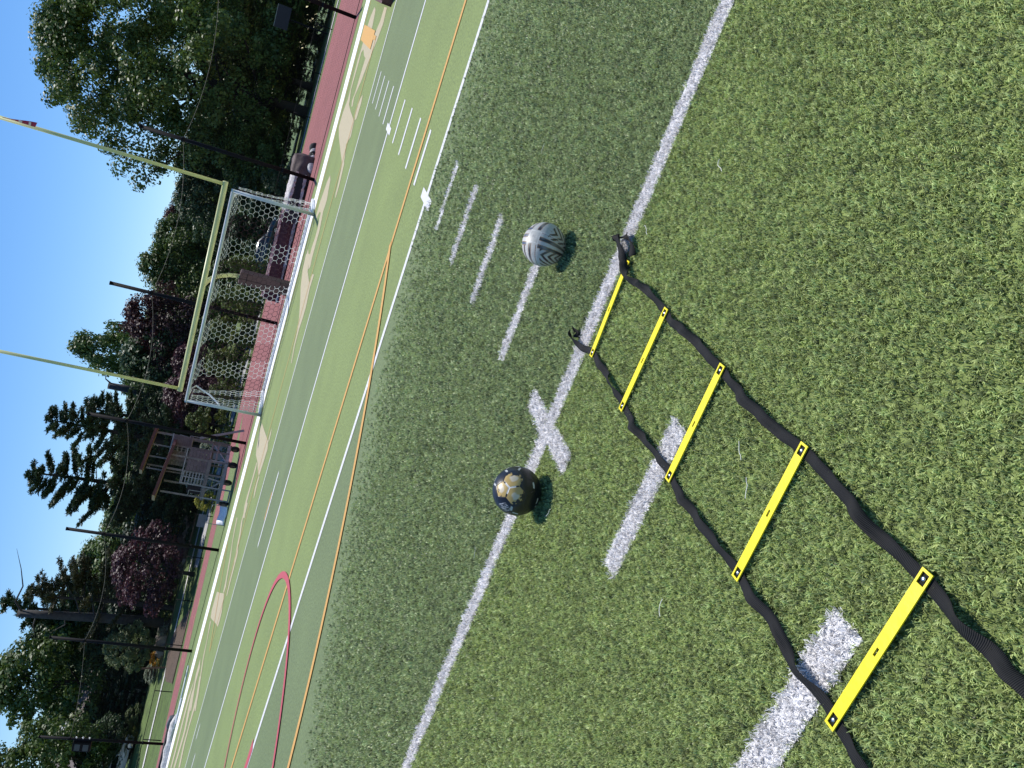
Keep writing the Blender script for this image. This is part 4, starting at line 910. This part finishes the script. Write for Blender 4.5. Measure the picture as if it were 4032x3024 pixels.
def crown_arrays(seed,H,Rr,ncl,nlf,leaf,base=.25,lob=.22,prof=(.75,.62),cs=.17,shell=.35,asp=.7):
    r=np.random.default_rng(seed); ph=r.uniform(0,6.28,6)
    t=r.uniform(0,1,ncl)**.9; an=r.uniform(0,6.283,ncl)
    pr=np.sin(np.pi*np.clip(t*.93+.05,0,1)**prof[0])**prof[1]
    lobe=1+lob*(np.sin(2*an+ph[0]+5*t)+np.sin(3*an+ph[1]-7*t)+np.sin(5*an+ph[2]+11*t))/1.8
    rad=Rr*pr*lobe*np.sqrt(r.uniform(shell,1,ncl))
    C=np.stack([rad*np.cos(an),rad*np.sin(an),H*(base+(1-base)*t)],1)
    csz=cs*Rr*r.uniform(.6,1.45,ncl)
    D=r.normal(0,1,(ncl,nlf,3)); D/=np.linalg.norm(D,axis=2)[:,:,None]; dist=r.uniform(.35,1,(ncl,nlf,1))**.6
    Pn=C[:,None,:]+D*dist*csz[:,None,None]*np.array([1,1,.72])
    N=D+np.array([0,0,.55])+r.normal(0,.45,D.shape); N/=np.linalg.norm(N,axis=2)[:,:,None]
    V,F=quads(Pn.reshape(-1,3),N.reshape(-1,3),leaf,asp,r); return V,F,C
def trunk_mesh(name,H,r0,C,seed,base,nl=14,lean=0):
    r=random.Random(seed); b=MB(); top=H*(.82); pts=[];rad=[]
    for i in range(8):
        t=i/7; pts.append((lean*t*H+.02*H*math.sin(t*5+seed)*t,.015*H*math.cos(t*4+seed)*t,t*top)); rad.append(r0*(1.25-.25*min(1,t*8))*(1-t)**.8+r0*.08)
    b.tube(pts,rad,8)
    idx=list(range(len(C))); r.shuffle(idx)
    for k in idx[:nl]:
        c=C[k]; z0=min(top*.95,max(base*H*.55,c[2]*r.uniform(.45,.75))); i=z0/top*7; a=Vector(pts[int(i)]).lerp(Vector(pts[min(7,int(i)+1)]),i-int(i)); q=Vector(c)
        m=a.lerp(q,.5)+Vector((0,0,-.04*H+r.uniform(0,.05)*H)); rr=r0*.42*(1-z0/top*.6); b.tube([a,a.lerp(m,.5)+Vector((0,0,.01*H)),m,m.lerp(q,.6),q],[rr,rr*.8,rr*.6,rr*.38,rr*.15],6,False)
    me=bpy.data.meshes.new(name); me.from_pydata(b.v,[],b.f); me.update(); me.polygons.foreach_set('use_smooth',np.ones(len(me.polygons),bool)); return me
PROTO={}
def proto(key,**k):
    H=k['H']; V,F,C=crown_arrays(k['seed'],H,k['R'],k['ncl'],k['nlf'],k['leaf'],k.get('base',.25),k.get('lob',.22),k.get('prof',(.75,.62)),k.get('cs',.17),k.get('shell',.35))
    me=fast_mesh('crown_'+key,V,F); tr=trunk_mesh('trunk_'+key,H,k.get('r0',H*.022),C,k['seed'],k.get('base',.25),k.get('nl',14)); PROTO[key]=(me,tr,H,k['R'],V,F)
    me.materials.append(ML_GREEN); tr.materials.append(M_BARK)
for s in range(4): proto('broad%d'%s,seed=40+s,H=10,R=3.6,ncl=240,nlf=62,leaf=.27,base=.2,lob=.3,cs=.19)
for s in range(3): proto('shrub%d'%s,seed=60+s,H=3,R=1.0,ncl=110,nlf=60,leaf=.105,base=.02,lob=.16,prof=(.62,.5),cs=.2,r0=.04,nl=8)
for s in range(2): proto('small%d'%s,seed=70+s,H=5,R=1.9,ncl=170,nlf=60,leaf=.15,base=.22,lob=.22,cs=.17,r0=.09)
def pine_proto(key,seed,H,Rr,asym=0,dense=1.,nb=62,low=.12):
    r=np.random.default_rng(seed); b=MB(); tp=[(.02*H*math.sin(3*t+seed)*t,.01*H*math.cos(4*t)*t,H*t) for t in np.linspace(0,.97,9)]; b.tube(tp,[H*.019*(1-t)**.8+.02 for t in np.linspace(0,.97,9)],8)
    PC=[];PN=[]
    for i in range(nb):
        t=low+(1-low)*((i+r.uniform(0,1))/nb)**.9; z=H*t*.97; a=r.uniform(0,6.283)
        if asym: a=asym_dir+r.normal(0,.8) if r.uniform()<asym else a
        Lb=Rr*(1-t)**.55*r.uniform(.55,1.2)*(1.0 if t>.3 else .8)+.35
        d=np.array([math.cos(a),math.sin(a),0]); p0=np.array([tp[min(8,int(t*8))][0],tp[min(8,int(t*8))][1],z]); sl=r.uniform(-.15,.25)
        pts=[p0+d*Lb*u+np.array([0,0,Lb*(sl*u+.28*u*u)]) for u in (0,.35,.7,1)]
        b.tube(pts,[.05*(1-t)+.02,.04*(1-t)+.015,.02,.008],5,False)
        nc=max(3,int(Lb*4.2*dense))
        for k in range(nc):
            u=.32+.68*(k+r.uniform(0,1))/nc; c=p0+d*Lb*u+np.array([0,0,Lb*(sl*u+.28*u*u)+.10]); side=np.array([-d[1],d[0],0])*r.normal(0,.20)*Lb*(1.15-u)*1.2
            n=int(46*dense); D=r.normal(0,1,(n,3)); D[:,2]=D[:,2]*.6+.55; D/=np.linalg.norm(D,axis=1)[:,None]
            PC.append(c+side+D*r.uniform(.05,.34,(n,1))*np.array([1,1,.7])); PN.append(D)
    C=np.concatenate(PC); Dn=np.concatenate(PN); n=len(C)
    # needle sprays: long thin quads along the spray direction
    t=Dn+r.normal(0,.35,Dn.shape); t/=np.linalg.norm(t,axis=1)[:,None]; s=np.cross(t,r.normal(0,1,t.shape)); s/=np.linalg.norm(s,axis=1)[:,None]+1e-9
    L_=.30*r.uniform(.6,1.3,(n,1)); w=.04
    V=np.stack([C-t*L_*.5,C-s*w,C+t*L_*.5,C+s*w],1).reshape(-1,3); F=np.arange(4*n).reshape(n,4)
    me=fast_mesh('crown_'+key,V,F); me.materials.append(ML_PINE); tr=bpy.data.meshes.new('trunk_'+key); tr.from_pydata(b.v,[],b.f); tr.update(); tr.materials.append(M_BARK); PROTO[key]=(me,tr,H,Rr,V,F)
asym_dir=.6
pine_proto('pine0',81,14,3.4,.35,1.15,74,.22); pine_proto('pine1',82,14,4.4,0,1.3,80,.1); pine_proto('pine2',83,13,4.6,.85,1.0,56,.25); pine_proto('pine3',84,12,2.6,0,1.3,60,.06)
def plant(name,key,x,y,top,rad,m,label,cat,group=None,rz=None,bark=None,z=None):
    me,tr,H,Rr,_,_=PROTO[key]; g0=ter(x,y)-.05 if z is None else z
    o=empty(name,(x,y,g0),random.uniform(0,6.28) if rz is None else rz,label,cat,group)
    sz=(top-g0)/H; sx=rad/Rr; o.scale=(sx,sx,sz)
    c=link('crown',me,m,o); t=link('trunk',tr,bark or M_BARK,o); return o
# the large tree on the right: its own crown
V,F,C=crown_arrays(5,24.0,10.4,420,170,.34,.17,.28,(.70,.55),.14,.30)
V[:,0]*=1.0
oc=fast_mesh('crown_large',V,F); oc.materials.append(ML_GREEN); ot=trunk_mesh('trunk_large',24,.5,C,9,.17,34); ot.materials.append(M_BARK)
ok_=empty('maple_tree',(-8.3,74.2,-.05),1.1,'largest tree, broad green crown and dark trunk at the right behind the fence','tree'); ok_.scale=(.86,.86,.90); link('crown',oc,ML_GREEN,ok_); link('trunk',ot,M_BARK,ok_)
V,F,C=crown_arrays(6,12,5.2,150,80,.26,.2,.3,(.8,.6),.16,.5); ym=fast_mesh('crown_yellowing',V,F); ym.materials.append(ML_YEL)
cy=link('crown',ym,ML_YEL,ok_); cy.location=(-2.0,-3.0,4.2); cy['label']='yellowing lower boughs of the crown'
GB='broadleaf trees along the far side of the field'
plant('broadleaf_tree','broad0',-2.5,86,12.8,8.0,ML_YEL,'yellowish green tree low behind the largest tree, cut by the right frame edge','tree',GB)
plant('broadleaf_tree','broad1',3.5,80,10.5,6.5,ML_GREEN,'dark green tree at the far right behind the dark board','tree',GB)
plant('broadleaf_tree','broad2',-6.5,79,8.6,5.5,ML_YEL,'yellowish green tree just left of the dark board, behind the largest trunk','tree',GB)
plant('broadleaf_tree','broad1',-15.7,75.2,10.0,4.2,ML_GREEN,'green tree left of the largest tree, behind the tall black pole by the tarpaulin','tree',GB)
plant('broadleaf_tree','broad3',-18.4,72.8,9.2,3.6,ML_BLUE,'dull blue green tree directly above the right goal corner','tree',GB)
plant('broadleaf_tree','broad2',-13.0,68.5,6.0,3.2,ML_GREEN,'low dark tree left of the largest trunk','tree',GB)
plant('copper_tree','broad0',-25.1,88.3,11.2,3.0,ML_COPPER,'small distant dark purple tree between two green trees above the crossbar','tree','purple leaved trees')
plant('broadleaf_tree','broad1',-26.5,75,11.2,3.8,ML_GREEN,'round green tree above the middle of the yellow crossbar','tree',GB,rz=1.)
plant('broadleaf_tree','broad3',-24.6,79.5,10.9,3.2,ML_GREEN,'green tree next to the distant purple one, right of the round green tree','tree',GB)
plant('copper_tree','broad2',-29.7,68.7,11.0,3.4,ML_COPPER,'dark copper leaved tree rising above the left half of the yellow crossbar','tree','purple leaved trees')
plant('broadleaf_tree','broad0',-35.4,72.6,15.2,3.3,ML_GREEN,'tall narrow green tree above the left upright','tree',GB,rz=2.)
plant('broadleaf_tree','broad3',-33.2,68.0,10.4,4.2,ML_BLUE,'dark green tree below the tall narrow tree, behind the left upright','tree',GB)
plant('purple_shrub_tree','small0',-31.4,58.9,5.7,3.0,ML_PLUM,'low purple leaved tree behind the left goal post','tree','purple leaved trees')
plant('purple_shrub_tree','small1',-29.6,62.0,5.8,2.2,ML_PLUM,'low purple leaved tree behind the left part of the net','tree','purple leaved trees')
GP='tall pines left of the goal'
plant('pine_tree','pine0',-35.3,57.6,13.9,3.6,ML_PINE,'tall sparse dark pine right above the filming tower','tree',GP,rz=-.2)
plant('pine_tree','pine1',-41.6,59.4,14.9,5.2,ML_PINE,'broad dense dark pine behind and left of the filming tower','tree',GP,rz=.5)
plant('pine_tree','pine2',-49.3,53.8,12.6,4.6,ML_PINE2,'half dead pine with broken top and boughs only on its right','tree',GP,rz=0.1)
plant('pine_tree','pine3',-56.1,59.7,15.6,3.2,ML_PINE,'narrow dark conifer at the left behind the pale green tree','tree',GP)
plant('pine_tree','pine3',-37.0,63.5,12.0,3.4,ML_PINE,'dark conifer half hidden between the two big pines','tree',GP,rz=2.)
plant('broadleaf_tree','broad1',-59.6,60.5,12.6,3.6,ML_BLUE,'dark tree left of the half dead pine, right of the house roof','tree',GB)
plant('broadleaf_tree','broad2',-62.5,57.6,15.0,5.0,ML_GREEN,'large loose green tree above the house roof at the left','tree',GB,rz=3.)
plant('broadleaf_tree','broad0',-60.6,46.3,12.0,4.0,ML_GREEN,'green tree cut by the left frame edge above the white car','tree',GB)
plant('conifer_shrub','pine3',-62.3,54.6,6.6,2.4,ML_PINE,'bushy dark green conifer in front of the house roof','tree',GP)
plant('broadleaf_tree','broad3',-60.3,48.4,6.1,2.4,ML_BLUE,'low dark tree right above the white car','tree',GB)
GD='dense dark evergreens behind the lawn'
for i,(x,y,t,r,k,lb) in enumerate(((-38.6,61.7,7.7,3.4,'shrub0','dense dark evergreen behind the left end of the soccer goal'),(-41.3,60,7.0,3.2,'shrub1','dense dark evergreen behind the upper roof of the tower'),(-43.9,58.2,6.0,3.2,'shrub2','dense dark evergreen behind the lower roof of the tower'),(-47.0,59.4,6.6,3.4,'shrub0','dense dark evergreen right of the round purple tree'),(-53,57.6,6.4,3.4,'shrub1','dense dark evergreen left of the round purple tree'),(-57.8,57.7,6.2,3.4,'shrub2','dense dark evergreen left of the small pale tree'),(-60.6,54.8,4.8,2.8,'shrub0','dense dark evergreen below the house roof'),(-62.8,51.6,4.4,2.6,'shrub1','dense dark evergreen right of the leftmost black pole top'),(-34,63,6.5,3.0,'shrub2','dense dark evergreen behind the yellow left upright'))):
    plant('evergreen_shrub',k,x,y,t,r,ML_PINE,lb,'evergreen',GD)
GS='clipped shrubs behind the soccer goal'
plant('clipped_shrub','shrub0',-21.3,57.4,3.3,1.15,ML_YEL,'clipped shrub right of the goal net middle, next to the brown pad','shrub',GS)
plant('clipped_shrub','shrub1',-23.6,56.5,3.3,1.25,ML_YEL,'clipped shrub seen through the middle of the goal net','shrub',GS)
plant('clipped_shrub','shrub2',-25.9,55.0,3.2,1.35,ML_YEL,'clipped shrub seen through the left third of the goal net','shrub',GS)
plant('clipped_shrub','shrub0',-27.6,53.6,2.3,.9,ML_YEL,'small clipped shrub just right of the left goal post','shrub',GS)
plant('clipped_shrub','shrub1',-29.8,52.4,3.4,1.25,ML_YEL,'large rounded shrub between the left goal post and the tower ladder','shrub',GS)
plant('clipped_shrub','shrub2',-18.6,57.6,3.3,.85,ML_YEL,'clipped shrub behind the brown pad, left of the dark car','shrub',GS)
plant('clipped_shrub','shrub0',-12.6,62.5,2.3,1.1,ML_BLUE,'grey green feathery shrub right of the goal, behind the tarpaulin','shrub',GS)
plant('clipped_shrub','shrub1',-15.0,66.2,4.3,2.4,ML_BLUE,'dark shrub behind the right goal post','shrub',GS)
plant('clipped_shrub','shrub2',-18.5,68.2,4.3,2.6,ML_BLUE,'dark shrub behind the dark car','shrub',GS)
plant('clipped_shrub','shrub0',-22.5,64,4.8,2.8,ML_GREEN,'dark shrub above the crossbar middle of the soccer goal','shrub',GS)
plant('clipped_shrub','shrub1',-26.5,62,4.8,2.8,ML_GREEN,'dark shrub above the left part of the soccer crossbar','shrub',GS)
for i,(x,y,h,r) in enumerate(((-3.4,84,1.6,1.0),(-5.4,87,2.0,1.3),(-7.4,84,1.5,1.0),(-2.0,86,2.2,1.4),(.3,84,2.0,1.6),(3,86,2.4,1.8),(-10.3,81,1.6,1.1))):
    plant('garden_shrub','shrub%d'%(i%3),x,y,h,r,ML_BLUE if i%2 else ML_GREEN,['smallest low shrub left of the dark board at the lawn edge','wide low shrub just right of the largest trunk','small low shrub against the largest trunk','low shrub directly under the dark board','low shrub right of the dark board at the lawn edge','low shrub at the right frame edge beyond the lawn','low shrub left of the largest trunk at the lawn edge'][i],'shrub','low shrubs edging the right hand lawn')
plant('plum_tree','small0',-42.3,50.1,6.1,3.4,ML_PLUM,'round dark purple plum tree with several stems on the lawn','tree','purple leaved trees',rz=.4)
plant('sapling','small1',-51.2,50.8,5.7,1.75,ML_PALE,'small pale green tree on the lawn at the left','tree')
# snag and broken trunk
def snag(x,y,h,r,label,br,lean=0.):
    o=empty('dead_trunk',(x,y,ter(x,y)-.1),0,label,'dead tree'); b=MB(); b.tube([(0,0,0),(lean*.3,0,h*.4),(lean*.7,0,h*.75),(lean,0,h)],[r*1.2,r,r*.85,r*.75],9); b.build('trunk',M_BARKD,o,True)
    for p in br:
        b=MB(); b.tube([Vector(q) for q in p],[.10-.09*i/(len(p)-1) for i in range(len(p))],5); b.build('branch',M_BARKD,o)
    return o
snag(-36.4,67.6,9.7,.42,'tall dead branchless trunk against the sky left of the upright',[[(0,0,9.3),(.5,0,10),(1.0,0,10.1)],[(0,0,8.3),(-.9,0,8.5)]],-.1)
snag(-50.2,53.0,11.6,.40,'dead broken trunk rising past the half dead pine, bare boughs at its top',[[(-.5,0,11.3),(.5,0,11.9),(1.8,0.4,11.6),(3.2,.8,12.0),(4.8,1.2,12.6)],[(-.4,0,10.2),(-1.5,-.3,10.3),(-2.6,-.5,10.0)],[(-.2,0,8.2),(-1.2,-.2,8.0),(-1.9,-.4,8.9)],[(-.2,0,7),(1.2,.2,7.6),(2.5,.4,8.6)],[(0,0,6),(1.4,.3,6.4),(2.8,.6,7.2)]],-.7)
# bed of boulders and flowers at the top of the lawn
RB=random.Random(3)
for i,(x,y,s,d) in enumerate(((-43.6,58.9,1.0,0),(-43.9,58.2,.8,0),(-44.3,57.6,.9,0),(-44.9,57.7,1.3,1),(-45.6,57.4,1.5,1),(-45.9,56.9,.8,0),(-46.6,56.9,.9,0),(-47.4,56.2,.8,1),(-50.9,53.0,.9,0),(-51.4,51.9,1.0,0),(-51.7,51.2,.8,0),(-54.0,51.0,.7,1))):
    o=lumpy('boulder',(x,y,ter(x,y)-.1),(s*1.3,s,s*.8),RB.uniform(0,3),M_ROCK2 if d else M_ROCK,.12,5,50+i,None,.75,.6)
    lab=['boulder at the right end of the rock bed','second boulder from the right end of the rock bed','third boulder from the right end of the rock bed','dark boulder behind the tall black pole in the rock bed','largest dark boulder in the rock bed','pale boulder left of the largest dark boulder','pale boulder beside the yellow shrub of the rock bed','dark boulder nearest the purple tree trunk','pale boulder right of the leftmost flower clump','pale boulder behind the pole by the pale tree','pale boulder left of that pole by the pale tree','dark boulder at the left end of the rock bed'][i]
    tag(o,lab,'boulder','boulders of the rock bed')
FL=((-36.1,51.2,1.5,.75,ML_YFLOWER,'bright yellow leaved shrub beside the left foot of the tower'),(-35.6,52.6,2.4,.9,ML_WFLOWER,'white flowered shrub behind the left post of the tower'),(-37.2,53.2,1.6,.8,ML_YEL,'green shrub left of the white flowered one'),(-32.2,53.0,2.0,.7,ML_WFLOWER,'pale shrub seen through the tower frame'),
(-46.4,57.2,2.6,.6,ML_YFLOWER,'small bright yellow shrub among the boulders'),(-46.9,57.6,3.0,.9,ML_BLUE,'blue green shrub behind the small yellow one'),(-44.7,58.6,2.9,.6,ML_OFLOWER,'orange flowered clump beside the dark boulder'),(-48.2,55.2,2.6,.8,ML_YEL,'yellowish rounded shrub left of the purple tree trunk'),(-48.8,54.6,1.9,.7,ML_BLUE,'blue green clump in front of the yellowish rounded shrub'),(-49.6,54.9,2.5,.7,ML_YEL,'second yellowish rounded shrub left of the purple tree'),(-50.0,53.6,2.2,.8,ML_YEL,'yellow flowered bush right of the tall pole by the pale tree'),(-50.6,52.4,2.0,.7,ML_WFLOWER,'grey white clump in front of the yellow flowered bush'),(-52.3,51.0,2.1,.7,ML_OFLOWER,'orange flowered clump at the foot of the small pale tree'),(-53.6,50.6,2.2,.9,ML_WFLOWER,'grey flowering clump at the left end of the rock bed'),
(-58.6,50.6,3.0,1.0,ML_PALE,'pale shrub at the top of the left lawn'),(-59.5,49.3,2.5,.9,ML_YEL,'yellow green rounded shrub at the top of the left lawn'),(-60.1,48.6,2.5,1.0,ML_WFLOWER,'grey green shrub right of the white car'))
for i,(x,y,t,r,m,lb) in enumerate(FL): plant('garden_shrub','shrub%d'%(i%3),x,y,t+ (ter(x,y)-1.0 if y>54 else 0)*0,r,m,lb,'shrub','flower bed shrubs')
b=MB(); b.bar((0,0,0),(-.25,0,1.75),.12); o=b.build('leaning_post',mat('brown_post',(.16,.085,.05),.8,.2,6)); o.location=(-50.0,47.8,ter(-50,47.8)-.05); o.rotation_euler=(0,0,R(40)); tag(o,'brown wooden post leaning behind the fence left of the pale tree','post')
# the wood far behind, one mass
BGT=[(-4.9, 94.9, 13.3), (-9.2, 106.6, 12.9), (-11.9, 94.2, 10.8), (-16.4, 99.5, 10.9), (-20.7, 104.8, 11.7), (-22.9, 98.2, 10.4), (-28.0, 103.1, 10.4), (-27.8, 90.6, 10.1), (-32.5, 95.4, 11.5), (-37.4, 100.0, 12.3), (-35.9, 87.7, 11.0), (-41.2, 92.0, 12.0), (-47.4, 95.7, 12.9), (-44.2, 83.8, 11.7), (-49.5, 87.8, 11.1), (-55.9, 91.0, 11.9), (-51.6, 79.5, 10.5), (-57.4, 82.9, 10.8), (-63.3, 86.0, 11.2), (-58.7, 74.5, 10.1), (-64.6, 77.5, 11.9), (-70.8, 80.1, 12.5), (-64.9, 69.2, 12.1), (-71.0, 71.8, 12.5), (-77.2, 74.1, 13.7), (-70.3, 63.9, 11.7), (-76.4, 66.2, 11.1), (-82.6, 68.2, 11.4), (-74.9, 58.7, 9.2), (-1.5, 101.0, 19.0), (4,98,15), (9,92,14)]
VV=[];FF=[];k=0
for i,(x,y,z) in enumerate(BGT):
    me,tr,H,Rr,V,F=PROTO['broad%d'%(i%4)]; V=V.copy(); a=i*1.7; c,s=math.cos(a),math.sin(a); V=np.stack([V[:,0]*c-V[:,1]*s,V[:,0]*s+V[:,1]*c,V[:,2]],1); V[:,:2]*=6.0/Rr; V[:,2]=(V[:,2]/H*1.15-.15)*max(z,3.5); V+=np.array([x,y,0]); sel=slice(None); VV.append(V); FF.append(F+k); k+=len(V)
o=link('distant_wood',fast_mesh('distant_wood',np.concatenate(VV),np.concatenate(FF)),ML_GREEN); tag(o,'dark green wood filling the gaps behind the nearer trees','wood',kind='stuff')
